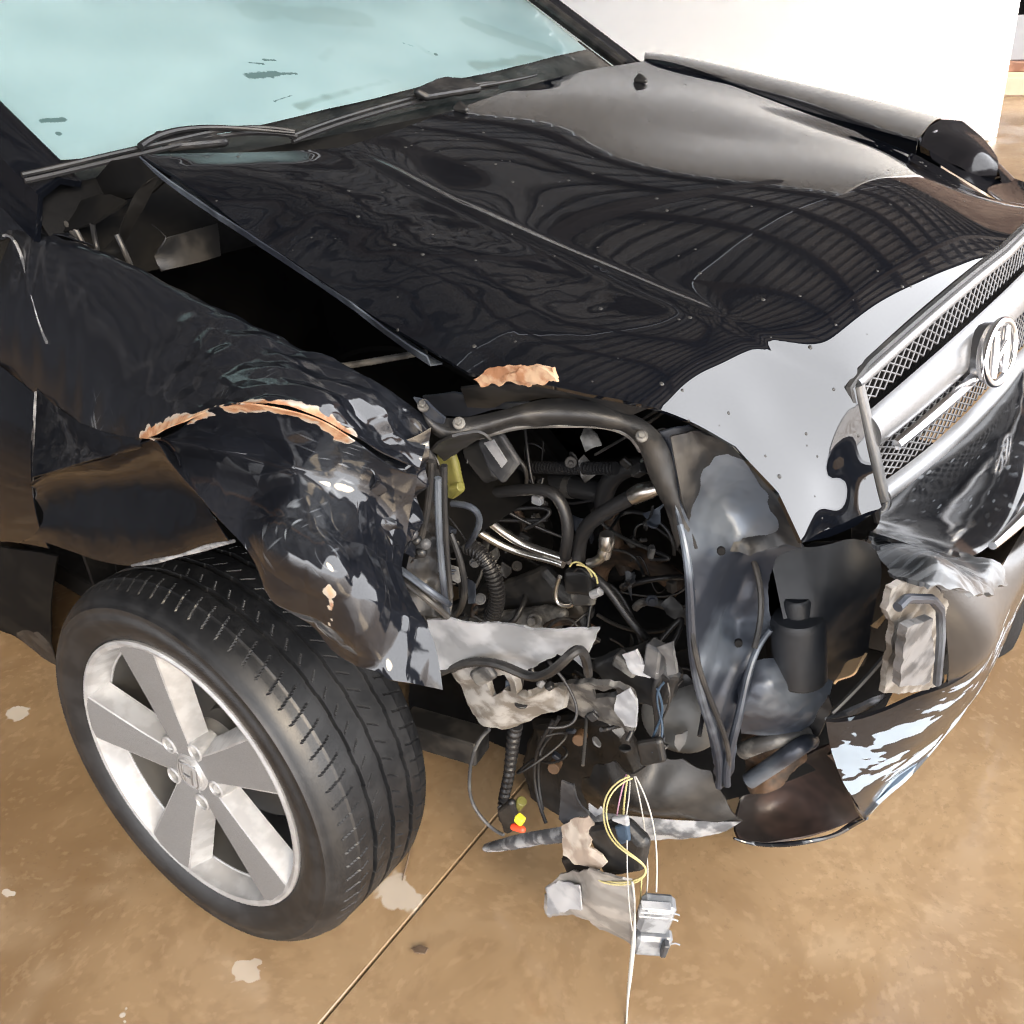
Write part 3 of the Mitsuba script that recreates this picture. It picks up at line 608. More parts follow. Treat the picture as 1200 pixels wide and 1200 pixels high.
# main face
f0 = [(0.826,-0.547,0.790),(0.844,-0.511,0.770),(0.852,-0.414,0.737),(0.854,-0.309,0.727),(0.854,-0.071,0.700),(0.845,0.250,0.690),(0.800,0.600,0.690),(0.620,0.980,0.690)]
f1 = [(0.838,-0.528,0.726),(0.858,-0.513,0.727),(0.864,-0.430,0.707),(0.866,-0.345,0.718),(0.866,-0.137,0.708),(0.855,0.250,0.680),(0.810,0.600,0.680),(0.630,0.990,0.680)]
f2 = [(0.838,-0.476,0.624),(0.856,-0.464,0.645),(0.862,-0.400,0.658),(0.862,-0.289,0.667),(0.862,-0.100,0.675),(0.852,0.250,0.655),(0.810,0.600,0.650),(0.620,0.990,0.650)]
car('bumper__face', sheet(net([f0, f1, f2], 120, 40), .004), 'bumper_skin', 35, 'glossy dark bumper face beside the fog lamp opening')
l0 = [(0.726,-0.512,0.542),(0.761,-0.494,0.552),(0.801,-0.483,0.589),(0.839,-0.482,0.630),(0.857,-0.472,0.652),(0.863,-0.408,0.665),(0.863,-0.292,0.670),(0.863,-0.103,0.677),(0.850,0.250,0.655),(0.810,0.600,0.648),(0.620,0.990,0.645)]
l1 = [(0.731,-0.489,0.476),(0.761,-0.472,0.482),(0.794,-0.449,0.498),(0.830,-0.421,0.543),(0.848,-0.401,0.574),(0.854,-0.327,0.589),(0.854,-0.201,0.607),(0.854,-0.005,0.620),(0.840,0.300,0.580),(0.800,0.620,0.560),(0.610,0.990,0.550)]
l2 = [(0.741,-0.450,0.391),(0.758,-0.418,0.371),(0.781,-0.383,0.392),(0.816,-0.329,0.437),(0.833,-0.300,0.479),(0.840,-0.222,0.498),(0.842,-0.088,0.531),(0.842,0.128,0.547),(0.815,0.360,0.460),(0.775,0.640,0.430),(0.590,0.980,0.410)]
l3 = [(0.754,-0.385,0.282),(0.759,-0.359,0.278),(0.778,-0.301,0.290),(0.797,-0.201,0.304),(0.803,-0.094,0.302),(0.802,0.060,0.282),(0.795,0.303,0.284),(0.785,0.695,0.247),(0.760,0.420,0.330),(0.720,0.660,0.310),(0.550,0.940,0.300)]
car('bumper__lower_skin', sheet(net([l0, l1, l2, l3], 170, 50), .005, amp=.0025, freq=22, seed=9), 'chipped_paint', 35, 'lower bumper with pale blue grey chips where the paint is gone')
car('bumper__bright_moulding', tube([(0.865,-0.538,0.841),(0.870,-0.491,0.837),(0.875,-0.427,0.831),(0.875,-0.180,0.777)], [.004, .008, .008, .008], 10), 'chrome')
# open inner side of the lower bumper and its trailing lip
car('bumper__hollow', sheet(net([[(0.700,-0.396,0.378),(0.710,-0.324,0.280),(0.722,-0.254,0.159)], [(0.620,-0.235,0.215),(0.630,-0.202,0.117),(0.680,-0.223,0.071)], [(0.560,-0.234,0.134),(0.570,-0.206,0.034),(0.620,-0.266,0.037)], [(0.520,-0.264,0.075),(0.530,-0.308,0.069),(0.570,-0.367,0.097)]], 50, 60), .004, amp=.004, freq=18, seed=4), 'dark_plastic_inside', 30, 'dark hollow inside of the torn lower bumper')
car('bumper__torn_lip', tube([(0.750,-0.361,0.259),(0.720,-0.343,0.198),(0.704,-0.440,0.254),(0.651,-0.460,0.230),(0.608,-0.480,0.234)], [.005, .004, .003, .004, .002], 8), 'scuffed_paint')
# fog lamp opening: frame, bent bracket
car('bumper__fog_lamp_bracket', patch([(0.822,-0.684,0.861),(0.822,-0.645,0.845),(0.832,-0.579,0.807),(0.837,-0.544,0.774),(0.837,-0.510,0.709),(0.834,-0.465,0.611),(0.826,-0.525,0.641),(0.812,-0.616,0.694),(0.812,-0.618,0.731),(0.818,-0.639,0.782),(0.818,-0.674,0.832)], res=.005, th=.006, disp=lambda P: folds(P, .005, 15, 7), seed=15, jag=.002), 'bracket_metal', 25, 'scraped pale fog lamp bracket in the torn opening')
car('bumper__fog_lamp_frame', tube([(0.840,-0.530,0.662),(0.843,-0.569,0.748),(0.843,-0.595,0.795),(0.840,-0.622,0.821),(0.832,-0.676,0.850),(0.830,-0.691,0.849)], .0045, 8, k=1), 'panel_metal')
car('bumper__fog_lamp_pad', patch([(0.832,-0.679,0.825),(0.838,-0.620,0.800),(0.838,-0.586,0.736),(0.834,-0.563,0.686),(0.824,-0.634,0.725),(0.828,-0.664,0.783)], res=.005, th=.008, disp=lambda P: folds(P, .003, 18, 3) + .006, seed=2, jag=.002), 'pad_grey', 25)
car('bumper__splinter', tube([(0.714,-0.474,0.508),(0.734,-0.435,0.502),(0.769,-0.464,0.560),(0.769,-0.443,0.549)], [.002, .006, .005, .002], 6), 'torn_plate_paint')
car('bumper__back', sheet(net([[(0.660,-0.151,0.571),(0.700,-0.008,0.541),(0.720,0.536,0.394)], [(0.600,0.010,0.177),(0.700,0.203,0.111),(0.740,0.855,-0.126)]], 20, 12), .004), 'dark_recess')
car('bumper__tan_strip', patch([(0.750,-0.581,0.652),(0.750,-0.548,0.658),(0.780,-0.595,0.728),(0.780,-0.579,0.712),(0.780,-0.609,0.705),(0.750,-0.572,0.642)], res=.005, th=.002), 'tan_tape')
car('bumper__tan_strip', patch([(0.785,-0.593,0.750),(0.785,-0.553,0.757),(0.790,-0.548,0.781),(0.790,-0.533,0.769),(0.790,-0.561,0.753),(0.785,-0.574,0.736)], res=.005, th=.002), 'tan_tape')
car('bumper__inner_bar', tube([(0.740,-0.537,0.577),(0.760,-0.510,0.611),(0.785,-0.495,0.669)], .003, 6), 'black_plastic')
# ------------------------------------------------------------------ the smashed right fender
fr0 = [(-0.684,-0.710,1.011),(-0.401,-0.715,1.047),(-0.249,-0.720,1.035),(-0.073,-0.725,1.008),(0.104,-0.730,0.982),(0.230,-0.730,0.959),(0.290,-0.715,0.931),(0.318,-0.700,0.909)]
fr1 = [(-0.582,-0.770,0.972),(-0.344,-0.775,0.996),(-0.166,-0.785,1.004),(0.030,-0.800,0.992),(0.183,-0.815,0.990),(0.277,-0.800,0.977),(0.303,-0.760,0.936),(0.328,-0.720,0.896)]
fr2 = [(-0.572,-0.800,0.900),(-0.340,-0.810,0.914),(-0.116,-0.840,0.928),(0.084,-0.865,0.952),(0.220,-0.868,0.980),(0.305,-0.845,0.984),(0.315,-0.790,0.933),(0.337,-0.735,0.889)]
fr3 = [(-0.596,-0.810,0.839),(-0.369,-0.825,0.835),(-0.144,-0.865,0.864),(0.045,-0.890,0.899),(0.220,-0.895,0.975),(0.300,-0.868,0.984),(0.329,-0.820,0.939),(0.341,-0.750,0.878)]
Gf = net([fr0, fr1, fr2, fr3], 220, 110)
lam = np.clip(np.linspace(-.3, 1.3, 220), .38, 1)[None, :]
nf = grid_normals(Gf)
Gf = Gf + nf * (.0009 * np.sin(2 * np.pi * (np.linspace(0, 13, 220)[None, :] + .9 * np.linspace(0, 1, 110)[:, None] + 1.6 * meshkit.fbm(Gf * 6, 2, 3))) * (.4 + .8 * meshkit.noise(Gf * 5, 9)) + rough(Gf, .004, 7, 21) * lam + folds(Gf, .010, 9, 5) * np.clip((lam - .5) * 2, 0, 1) * np.clip(np.linspace(9, 0, 110), .1, 1)[:, None])[..., None]
car('right_fender__upper_panel', sheet(Gf, .0015), 'fender_paint', 45, 'dented black upper fender')
def fold(rows, nu, nv, amp, freq, seed, ridged=False):
    G = net(rows, nu, nv, 3, 3); n = grid_normals(G)
    hold = np.clip(np.linspace(0, 9, nv), .1, 1)[:, None]                 # the upper edge stays on its ridge
    G = G + n * (hold * ((folds(G, amp * 1.9, freq * .62, seed, 4) + rough(G, amp * .08, freq * 3, seed + 3)) if ridged else rough(G, amp, freq, seed) + rough(G, amp * .4, freq * 2.7, seed + 3)))[..., None]
    return sheet(G, .0015)
s0 = [(0.049,-0.892,0.900),(0.198,-0.897,0.968),(0.285,-0.885,0.989),(0.319,-0.850,0.967),(0.333,-0.800,0.912),(0.342,-0.755,0.872)]
s1 = [(0.136,-0.910,0.897),(0.154,-0.860,0.885),(0.228,-0.845,0.898),(0.291,-0.830,0.896),(0.312,-0.790,0.855),(0.329,-0.760,0.824)]
s2 = [(0.210,-0.922,0.867),(0.248,-0.895,0.876),(0.299,-0.880,0.881),(0.325,-0.850,0.862),(0.332,-0.810,0.818),(0.331,-0.780,0.786)]
s3 = [(0.271,-0.925,0.827),(0.340,-0.925,0.860),(0.372,-0.910,0.861),(0.377,-0.880,0.839),(0.365,-0.840,0.801),(0.360,-0.810,0.768)]
s4 = [(0.324,-0.915,0.762),(0.365,-0.915,0.782),(0.393,-0.905,0.789),(0.401,-0.880,0.777),(0.402,-0.850,0.759),(0.405,-0.830,0.744)]
s5 = [(0.361,-0.900,0.724),(0.393,-0.905,0.731),(0.418,-0.900,0.731),(0.429,-0.885,0.719),(0.433,-0.865,0.701),(0.441,-0.850,0.689)]
car('right_fender__folded_arch', fold([s0, s1, s2, s3, s4, s5], 160, 170, .0085, 12, 2, True), 'fender_paint', 20, 'crumpled wheel arch folded under and scraped')
t0 = [(-0.358,-0.875,0.725),(-0.160,-0.885,0.810),(0.008,-0.893,0.878),(0.120,-0.900,0.914),(0.157,-0.915,0.905)]
t1 = [(-0.380,-0.868,0.695),(-0.193,-0.872,0.774),(-0.037,-0.874,0.828),(0.079,-0.880,0.866),(0.122,-0.890,0.869)]
t2 = [(-0.297,-0.895,0.696),(-0.134,-0.894,0.751),(-0.002,-0.894,0.796),(0.109,-0.898,0.834),(0.174,-0.905,0.853)]
t3 = [(-0.410,-0.905,0.619),(-0.148,-0.922,0.695),(0.005,-0.928,0.734),(0.126,-0.923,0.787),(0.225,-0.918,0.835)]
car('right_fender__bent_flap', fold([t0, t1, t2, t3], 110, 70, .0022, 9, 12), 'paint', 45, 'bent lower flap of the fender over the tyre')
car('right_fender__torn_lip', tube([(0.008,-0.930,0.736),(0.073,-0.928,0.764),(0.130,-0.925,0.790),(0.175,-0.923,0.812),(0.232,-0.920,0.838)], [.0015, .0035, .0015, .0035, .002], 8), 'scraped_grey')
car('right_fender__rear_facet', fold([[(-0.349,-0.825,0.858),(-0.144,-0.865,0.864),(0.045,-0.890,0.899)], [(-0.256,-0.885,0.831),(-0.123,-0.890,0.842),(0.039,-0.892,0.890)], [(-0.196,-0.930,0.801),(-0.113,-0.905,0.831),(0.045,-0.893,0.889)]], 70, 50, .002, 14, 7), 'paint', 45)
def strip(line, w, across, seed, label=None, mat='filler', key='right_fender__filler_edge'):
    G = None
    n = 60; c = interp(np.array(line), n); a = np.asarray(across, float); a /= np.linalg.norm(a)
    t = np.linspace(0, 1, n)
    W_ = w * (np.sin(np.pi * t) ** .4) * (.15 + 1.3 * meshkit.fbm(np.stack([t * 22, t * 0, t * 0 + seed], 1), 3, seed))
    G = np.stack([c + a * W_[:, None] * s for s in (-.5, -.2, .1, .5)])
    n_ = grid_normals(G); G = G + n_ * rough(G, .002, 120, seed)[..., None]
    car(key, sheet(G, .0025), mat, 30, label)
# crushed bits at the fender's front end
car('right_fender__crushed_end', fold([[(0.295,-0.800,0.923),(0.309,-0.765,0.904),(0.337,-0.720,0.913)], [(0.317,-0.800,0.881),(0.317,-0.765,0.866),(0.329,-0.725,0.872)], [(0.314,-0.800,0.839),(0.319,-0.770,0.815),(0.313,-0.730,0.805)], [(0.336,-0.800,0.803),(0.329,-0.775,0.788),(0.309,-0.750,0.745)]], 60, 80, .008, 30, 31, True), 'fender_paint', 20)
# front door edge and sill
d0 = [(-0.618,-0.800,0.878),(-0.486,-0.812,0.865),(-0.366,-0.822,0.845)]; d1 = [(-0.598,-0.862,0.726),(-0.479,-0.865,0.719),(-0.370,-0.868,0.718)]; d2 = [(-0.722,-0.885,0.500),(-0.543,-0.885,0.569),(-0.361,-0.880,0.613)]
Dg = net([d0, d1, d2], 40, 40)
rear = Dg[:, :1] + np.array([-1.2, 0, 0]) * np.linspace(1, 0, 12)[None, :, None] ** 1.0
car('door', sheet(np.concatenate([rear[:, :-1], Dg], 1)), 'paint', 45)
car('door__edge_strip', tube([(-0.349,-0.828,0.854),(-0.383,-0.838,0.782),(-0.455,-0.838,0.681)], .003, 8), 'scraped_grey')
car('door__shoulder', sheet(net([[(-0.705,-0.715,1.010),(-0.573,-0.715,1.028)], [(-0.612,-0.780,0.944),(-0.487,-0.775,0.972)], [(-0.621,-0.800,0.875),(-0.491,-0.810,0.864)]], 10, 20) + np.array([-.02, 0, 0])), 'paint', 45)
car('door__seam', tube([(-0.541,-0.722,1.036),(-0.478,-0.735,1.035),(-0.422,-0.757,1.013),(-0.364,-0.785,0.972),(-0.302,-0.812,0.931)], .0022, 8), 'scraped_grey')
car('sill', sheet(net([[(-1.134,-0.800,0.321),(-0.822,-0.800,0.423),(-0.574,-0.790,0.481)], [(-1.560,-0.750,-0.062),(-1.197,-0.740,0.036),(-0.953,-0.730,0.081)], [(-1.674,-0.700,-0.197),(-1.283,-0.700,-0.070),(-1.116,-0.690,-0.094)]], 30, 24), .004, amp=.004, freq=20, seed=3), 'dark_interior')
car('sill__mud_flap', sheet(net([[(-0.946,-0.770,0.335),(-0.902,-0.765,0.316),(-0.897,-0.750,0.243)], [(-0.972,-0.760,0.244),(-0.935,-0.755,0.198),(-0.929,-0.740,0.133)], [(-1.131,-0.740,0.038),(-1.066,-0.730,0.008),(-1.002,-0.720,-0.022)]], 24, 24), .003, amp=.003, freq=20, seed=6), 'black_plastic')
# cowl corner and hinge side, beside the windscreen
car('cowl_corner', fold([[(-0.655,-0.660,1.154),(-0.586,-0.660,1.131),(-0.551,-0.660,1.102),(-0.472,-0.670,1.071)], [(-0.624,-0.690,1.109),(-0.540,-0.690,1.089),(-0.478,-0.690,1.062),(-0.408,-0.690,1.051)], [(-0.641,-0.715,1.013),(-0.514,-0.715,1.032),(-0.401,-0.715,1.047),(-0.287,-0.715,1.041)]], 40, 30, .004, 20, 8), 'scuffed_paint')
car('hinge_arm', fold([[(-0.240,-0.640,1.116),(-0.279,-0.655,1.082),(-0.304,-0.680,1.038),(-0.332,-0.700,1.027)], [(-0.225,-0.630,1.123),(-0.274,-0.640,1.073),(-0.304,-0.665,1.028),(-0.269,-0.700,1.018)]], 40, 8, .003, 30, 4), 'dark_interior')
car('hood_underside', patch([(-0.477,-0.620,1.077),(-0.380,-0.605,1.134),(-0.306,-0.600,1.141),(-0.241,-0.600,1.120),(-0.282,-0.610,1.096),(-0.411,-0.620,1.071)], res=.01, th=.004), 'dark_interior')
car('inner_wing', patch([(-0.218,-0.660,1.068),(-0.191,-0.660,1.050),(-0.228,-0.550,1.044),(-0.220,-0.560,1.000),(-0.204,-0.670,1.007),(-0.217,-0.670,1.026)], res=.01, th=.003, amp=.003, freq=30), 'dark_metal')
car('inner_wing', patch([(-0.535,-0.660,1.042),(-0.445,-0.655,1.076),(-0.342,-0.640,1.095),(-0.300,-0.640,1.088),(-0.337,-0.680,1.062),(-0.391,-0.700,1.050)], res=.008, th=.003, amp=.003, freq=30, seed=3), 'dark_interior')
for s in ([(-0.434,-0.690,1.071),(-0.393,-0.690,1.056),(-0.352,-0.705,1.030)], [(-0.341,-0.680,1.062),(-0.347,-0.680,1.034),(-0.277,-0.710,1.026)], [(-0.375,-0.690,1.054),(-0.361,-0.690,1.028),(-0.278,-0.715,1.025)], [(-0.263,-0.690,1.056),(-0.254,-0.690,1.033),(-0.211,-0.710,1.016)]):
    car('wing_bracket', tube(s, .004, 8), 'dark_metal')
car('prop_rod', tube([(0.081,-0.680,0.916),(0.084,-0.620,0.902),(0.101,-0.560,0.895),(0.122,-0.500,0.890)], .0045, 10), 'cast_metal')
# dark inside of the engine bay
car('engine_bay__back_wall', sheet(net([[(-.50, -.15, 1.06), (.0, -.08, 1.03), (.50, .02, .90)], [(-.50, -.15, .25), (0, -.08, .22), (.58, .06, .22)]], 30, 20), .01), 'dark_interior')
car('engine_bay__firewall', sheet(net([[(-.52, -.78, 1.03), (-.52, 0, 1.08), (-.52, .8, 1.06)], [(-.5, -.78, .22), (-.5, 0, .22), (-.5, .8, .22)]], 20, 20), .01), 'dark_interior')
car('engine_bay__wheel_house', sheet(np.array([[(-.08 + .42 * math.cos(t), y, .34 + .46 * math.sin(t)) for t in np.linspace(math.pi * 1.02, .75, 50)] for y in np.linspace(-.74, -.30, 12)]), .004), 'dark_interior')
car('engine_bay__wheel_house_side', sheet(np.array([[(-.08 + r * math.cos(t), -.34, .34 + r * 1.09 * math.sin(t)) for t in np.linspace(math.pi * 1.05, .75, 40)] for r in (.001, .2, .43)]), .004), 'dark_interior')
car('floor_pan', box_at((-1.9, CZ, .27), (2.9, 1.6, .06)), 'dark_recess')
car('floor_pan', box_at((.12, .35, .24), (1.0, 1.1, .04)), 'dark_recess')
# cabin shell behind the windscreen
car('roof', sheet(np.array([[ws(y, .95 + 0 * s) + np.array([-s, 0, .06 * math.sin(min(1, s / .8) * 1.5) + .03 * (1 - ((y - CZ) / .8) ** 2)]) for y in np.linspace(-.66, .88, 24)] for s in np.linspace(0, 1.8, 20)]), .01), 'paint', 45)
M('side_glass', {'type': 'plastic', 'int_ior': 1.5, 'diffuse_reflectance': rgb(.01, .012, .012)})
car('side_window', sheet(net([[(-2.6, -.70, 1.06), (-1.2, -.715, 1.06), (-.62, -.70, 1.06)], [(-2.6, -.60, 1.55), (-1.9, -.62, 1.58), (-1.15, -.63, 1.55)]], 20, 20), .004), 'side_glass')
car('left_side', sheet(np.array([[(x, 1.0, z) for x in np.linspace(-2.8, -.55, 20)] for z in np.linspace(.35, 1.05, 10)]), .004), 'paint')

# ------------------------------------------------------------------ what the missing headlamp and wing lay bare
car('upper_support', fold([[(0.299,-0.700,0.929),(0.317,-0.690,0.908),(0.336,-0.665,0.901),(0.368,-0.635,0.906),(0.402,-0.600,0.913),(0.454,-0.575,0.910),(0.488,-0.550,0.893),(0.513,-0.530,0.862),(0.529,-0.530,0.818),(0.549,-0.530,0.756)],
     [(0.311,-0.705,0.923),(0.328,-0.700,0.903),(0.344,-0.675,0.894),(0.376,-0.645,0.903),(0.411,-0.612,0.906),(0.461,-0.585,0.902),(0.490,-0.560,0.885),(0.506,-0.540,0.852),(0.521,-0.535,0.810),(0.544,-0.535,0.745)],
     [(0.302,-0.690,0.907),(0.315,-0.685,0.883),(0.329,-0.660,0.872),(0.362,-0.630,0.881),(0.397,-0.595,0.880),(0.447,-0.565,0.879),(0.474,-0.540,0.862),(0.482,-0.520,0.826),(0.502,-0.520,0.787),(0.530,-0.520,0.715)]], 120, 16, .003, 24, 5), 'dark_metal', 30, 'bent upper radiator support bar')
car('upper_support__front_flange', tube([(0.320,-0.685,0.884),(0.340,-0.650,0.873),(0.370,-0.625,0.881),(0.413,-0.585,0.879),(0.463,-0.555,0.874),(0.482,-0.530,0.841)], .0035, 8), 'cast_metal')
for p in [(0.344,-0.683,0.903),(0.318,-0.708,0.928),(0.502,-0.560,0.875)]:
    p = np.array(p)
    car('upper_support__bolt', join(cyl(p, p + [.003, -.004, .004], .007), cyl(p + [.003, -.004, .004], p + [.005, -.008, .008], .004, 6)), 'cast_metal')
car('upper_support__bracket', patch([(0.304,-0.710,0.936),(0.321,-0.710,0.936),(0.348,-0.710,0.921),(0.344,-0.710,0.913),(0.328,-0.710,0.915),(0.313,-0.710,0.924)], res=.004, th=.003, amp=.003, freq=60), 'panel_metal', 25)
car('upper_support__bracket', patch([(0.312,-0.700,0.870),(0.348,-0.700,0.895),(0.362,-0.660,0.882),(0.367,-0.660,0.878),(0.320,-0.660,0.855),(0.291,-0.660,0.834)], res=.004, th=.003, amp=.003, freq=60, seed=4), 'dark_metal', 25)
car('upper_support__rear_plate', patch([(0.206,-0.600,0.877),(0.259,-0.600,0.893),(0.302,-0.580,0.886),(0.361,-0.580,0.894),(0.335,-0.580,0.880),(0.264,-0.580,0.855),(0.213,-0.580,0.846)], res=.006, th=.003), 'panel_metal')
car('upper_support__dark_shroud', patch([(0.292,-0.620,0.912),(0.371,-0.620,0.933),(0.449,-0.600,0.934),(0.514,-0.565,0.914),(0.492,-0.565,0.901),(0.443,-0.575,0.911),(0.383,-0.575,0.903),(0.317,-0.575,0.878),(0.260,-0.575,0.857)], res=.006, th=.003, flip=False), 'dark_metal')
car('support_panel', patch([(0.506,-0.530,0.871),(0.536,-0.520,0.879),(0.579,-0.510,0.865),(0.621,-0.490,0.822),(0.640,-0.460,0.766),(0.642,-0.420,0.706),(0.617,-0.440,0.693),(0.623,-0.440,0.589),(0.616,-0.460,0.562),(0.613,-0.480,0.529),(0.612,-0.500,0.486),(0.602,-0.500,0.349),(0.584,-0.500,0.342),(0.585,-0.530,0.459),(0.578,-0.550,0.547),(0.571,-0.560,0.636),(0.558,-0.550,0.723),(0.540,-0.540,0.770),(0.521,-0.530,0.816)],
    inner=[(0.564,-0.470,0.754),(0.573,-0.455,0.651),(0.575,-0.500,0.725),(0.574,-0.500,0.626),(0.576,-0.455,0.586),(0.591,-0.505,0.557),(0.590,-0.440,0.623),(0.576,-0.530,0.682)], res=.005, th=.003, disp=lambda P: folds(P, .008, 12, 21) + rough(P, .002, 40, 3), seed=6, jag=.002), 'panel_metal', 28, 'dented grey pressed metal headlamp support panel')
car('support_panel__rail', tube([(0.550,-0.555,0.774),(0.569,-0.570,0.737),(0.580,-0.575,0.649),(0.589,-0.570,0.573),(0.598,-0.550,0.495),(0.599,-0.520,0.364)], [.004, .006, .007, .007, .006, .005], 10), 'panel_metal')
car('support_panel__rail', tube([(0.628,-0.460,0.600),(0.618,-0.480,0.568),(0.620,-0.515,0.508),(0.616,-0.525,0.457),(0.611,-0.520,0.374)], [.004, .005, .006, .006, .005], 10), 'panel_metal')
car('support_panel__rail', tube([(0.574,-0.565,0.701),(0.594,-0.575,0.592),(0.611,-0.550,0.502),(0.606,-0.520,0.371)], .0035, 8), 'dark_metal')
car('support_panel__rail', tube([(0.591,-0.450,0.692),(0.608,-0.450,0.635),(0.617,-0.480,0.579)], .004, 8), 'dark_metal')
for p in [(0.586,-0.522,0.735),(0.600,-0.490,0.588)]:
    car('support_panel__hole', cyl(np.array(p), np.array(p) + np.array([.004, -.008, .004]), .005, 16), 'dark_recess')
car('headlamp_bucket', patch([(0.533,-0.550,0.878),(0.560,-0.535,0.885),(0.592,-0.520,0.868),(0.627,-0.500,0.824),(0.647,-0.475,0.770),(0.652,-0.450,0.725),(0.602,-0.475,0.707),(0.573,-0.510,0.718),(0.557,-0.530,0.735),(0.547,-0.545,0.797)], inner=[(0.557,-0.460,0.782),(0.588,-0.450,0.740),(0.550,-0.490,0.805)], res=.005, th=.003, disp=lambda P: folds(P, .011, 17, 12), seed=2), 'dark_metal', 22)
# reservoir in the corner
res_ = [(0.600,-0.420,0.686),(0.635,-0.400,0.693),(0.677,-0.340,0.686),(0.706,-0.330,0.680),(0.708,-0.310,0.591),(0.698,-0.290,0.460),(0.670,-0.310,0.431),(0.604,-0.380,0.456)]
car('washer_reservoir', patch(res_, inner=[(0.670,-0.420,0.641),(0.663,-0.440,0.572),(0.688,-0.370,0.592)], res=.008, th=.05, amp=.008, freq=14, seed=6), 'reservoir_plastic', 40, 'black plastic reservoir behind the missing headlamp')
rb_, rt_ = np.array([(0.661,-0.430,0.517)][0]), np.array([(0.647,-0.430,0.632)][0])
car('washer_reservoir__bottle', revolve([(1e-4, 0), (.032, 0), (.034, .004), (.034, .085), (.030, .095), (.018, .100), (.017, .118), (.014, .122), (1e-4, .122)], rb_, rt_ - rb_, 40), 'reservoir_plastic')
# pipes, hoses, wires
def hose(s, r, m='hose_rubber', label=None, key='hose', **k): return car(key, tube(s, r, **k), m, 50, label)
hose([(0.178,-0.500,0.658),(0.194,-0.480,0.631),(0.219,-0.460,0.600),(0.271,-0.450,0.589),(0.314,-0.450,0.589)], .0062, 'aluminium', 'bright aluminium pipe, upper of the pair', 'pipe')
hose([(0.166,-0.500,0.630),(0.186,-0.480,0.602),(0.217,-0.460,0.580),(0.271,-0.450,0.577),(0.302,-0.450,0.578)], .0058, 'aluminium', 'bright aluminium pipe, lower of the pair', 'pipe')
h = hose([(0.330,-0.450,0.597),(0.337,-0.450,0.638),(0.371,-0.460,0.684),(0.406,-0.460,0.715),(0.436,-0.460,0.739)], .0105)
obj(h + '__ferrule', tube([(0.428,-0.460,0.732),(0.441,-0.460,0.742),(0.454,-0.460,0.749),(0.466,-0.460,0.755)], [.0115, .0125, .0115, .007], 16, k=1), 'aluminium')
e = hose([(0.355,-0.460,0.604),(0.372,-0.460,0.616),(0.383,-0.460,0.635),(0.384,-0.460,0.653)], .0070, 'aluminium', None, 'pipe')
obj(e + '__collar', tube([(0.384,-0.460,0.639),(0.386,-0.460,0.651),(0.386,-0.460,0.662)], [.010, .0115, .010], 16, k=1), 'aluminium')
obj(e + '__collar', tube([(0.381,-0.460,0.624),(0.382,-0.460,0.632),(0.384,-0.460,0.638)], [.009, .010, .009], 16, k=1), 'aluminium')
hose([(0.176,-0.400,0.687),(0.257,-0.400,0.703),(0.332,-0.400,0.722),(0.363,-0.400,0.730)], .0075, 'hose_rubber', 'ribbed black cable conduit', 'conduit', ribs=34, rib_amp=.004)
h = hose([(0.148,-0.360,0.636),(0.208,-0.360,0.647),(0.273,-0.360,0.656),(0.311,-0.360,0.658)], .017, 'hose_rubber', None, 'hose')
obj(h + '__clamp', tube([(0.247,-0.360,0.653),(0.254,-0.360,0.653),(0.260,-0.360,0.654)], .0185, 18, k=1), 'dark_metal')
hose([(0.328,-0.380,0.633),(0.330,-0.380,0.670),(0.344,-0.380,0.701),(0.368,-0.380,0.722),(0.403,-0.380,0.737)], [.014, .014, .014, .013, .012])
obj(hose([(0.399,-0.385,0.736),(0.408,-0.385,0.743),(0.425,-0.400,0.760)], .009, 'cast_metal', None, 'pipe') + '__collar', tube([(0.400,-0.385,0.737),(0.404,-0.385,0.739)], .011, k=1), 'aluminium')
hose([(0.155,-0.470,0.659),(0.215,-0.470,0.684),(0.271,-0.470,0.703),(0.308,-0.470,0.705),(0.324,-0.470,0.683),(0.324,-0.470,0.628),(0.307,-0.450,0.594)], .0085)
hose([(0.180,-0.520,0.606),(0.209,-0.520,0.598),(0.226,-0.520,0.570),(0.229,-0.520,0.533),(0.211,-0.520,0.487)], .011, 'hose_rubber', 'ribbed black hose bending down', 'conduit', ribs=24, rib_amp=.004)
hose([(0.361,-0.470,0.595),(0.392,-0.470,0.580),(0.417,-0.470,0.554),(0.442,-0.470,0.530),(0.487,-0.500,0.547)], .0062)
hose([(0.394,-0.400,0.507),(0.423,-0.400,0.528),(0.451,-0.400,0.530),(0.480,-0.400,0.538)], .0062, 'cast_metal', None, 'pipe')
hose([(0.310,-0.470,0.571),(0.301,-0.470,0.543),(0.304,-0.470,0.523),(0.320,-0.470,0.523),(0.332,-0.470,0.533)], .0035, 'aluminium', None, 'pipe')
hose([(0.029,-0.350,0.359),(0.112,-0.350,0.409),(0.186,-0.350,0.410),(0.238,-0.300,0.382)], .016, 'dark_metal', None, 'pipe')
hose([(0.223,-0.250,0.410),(0.276,-0.250,0.480),(0.326,-0.250,0.480),(0.390,-0.250,0.453)], .018, 'rusty_metal', None, 'pipe')
hose([(0.252,-0.250,0.555),(0.263,-0.250,0.493),(0.284,-0.250,0.449)], .014, 'rusty_metal', None, 'pipe')
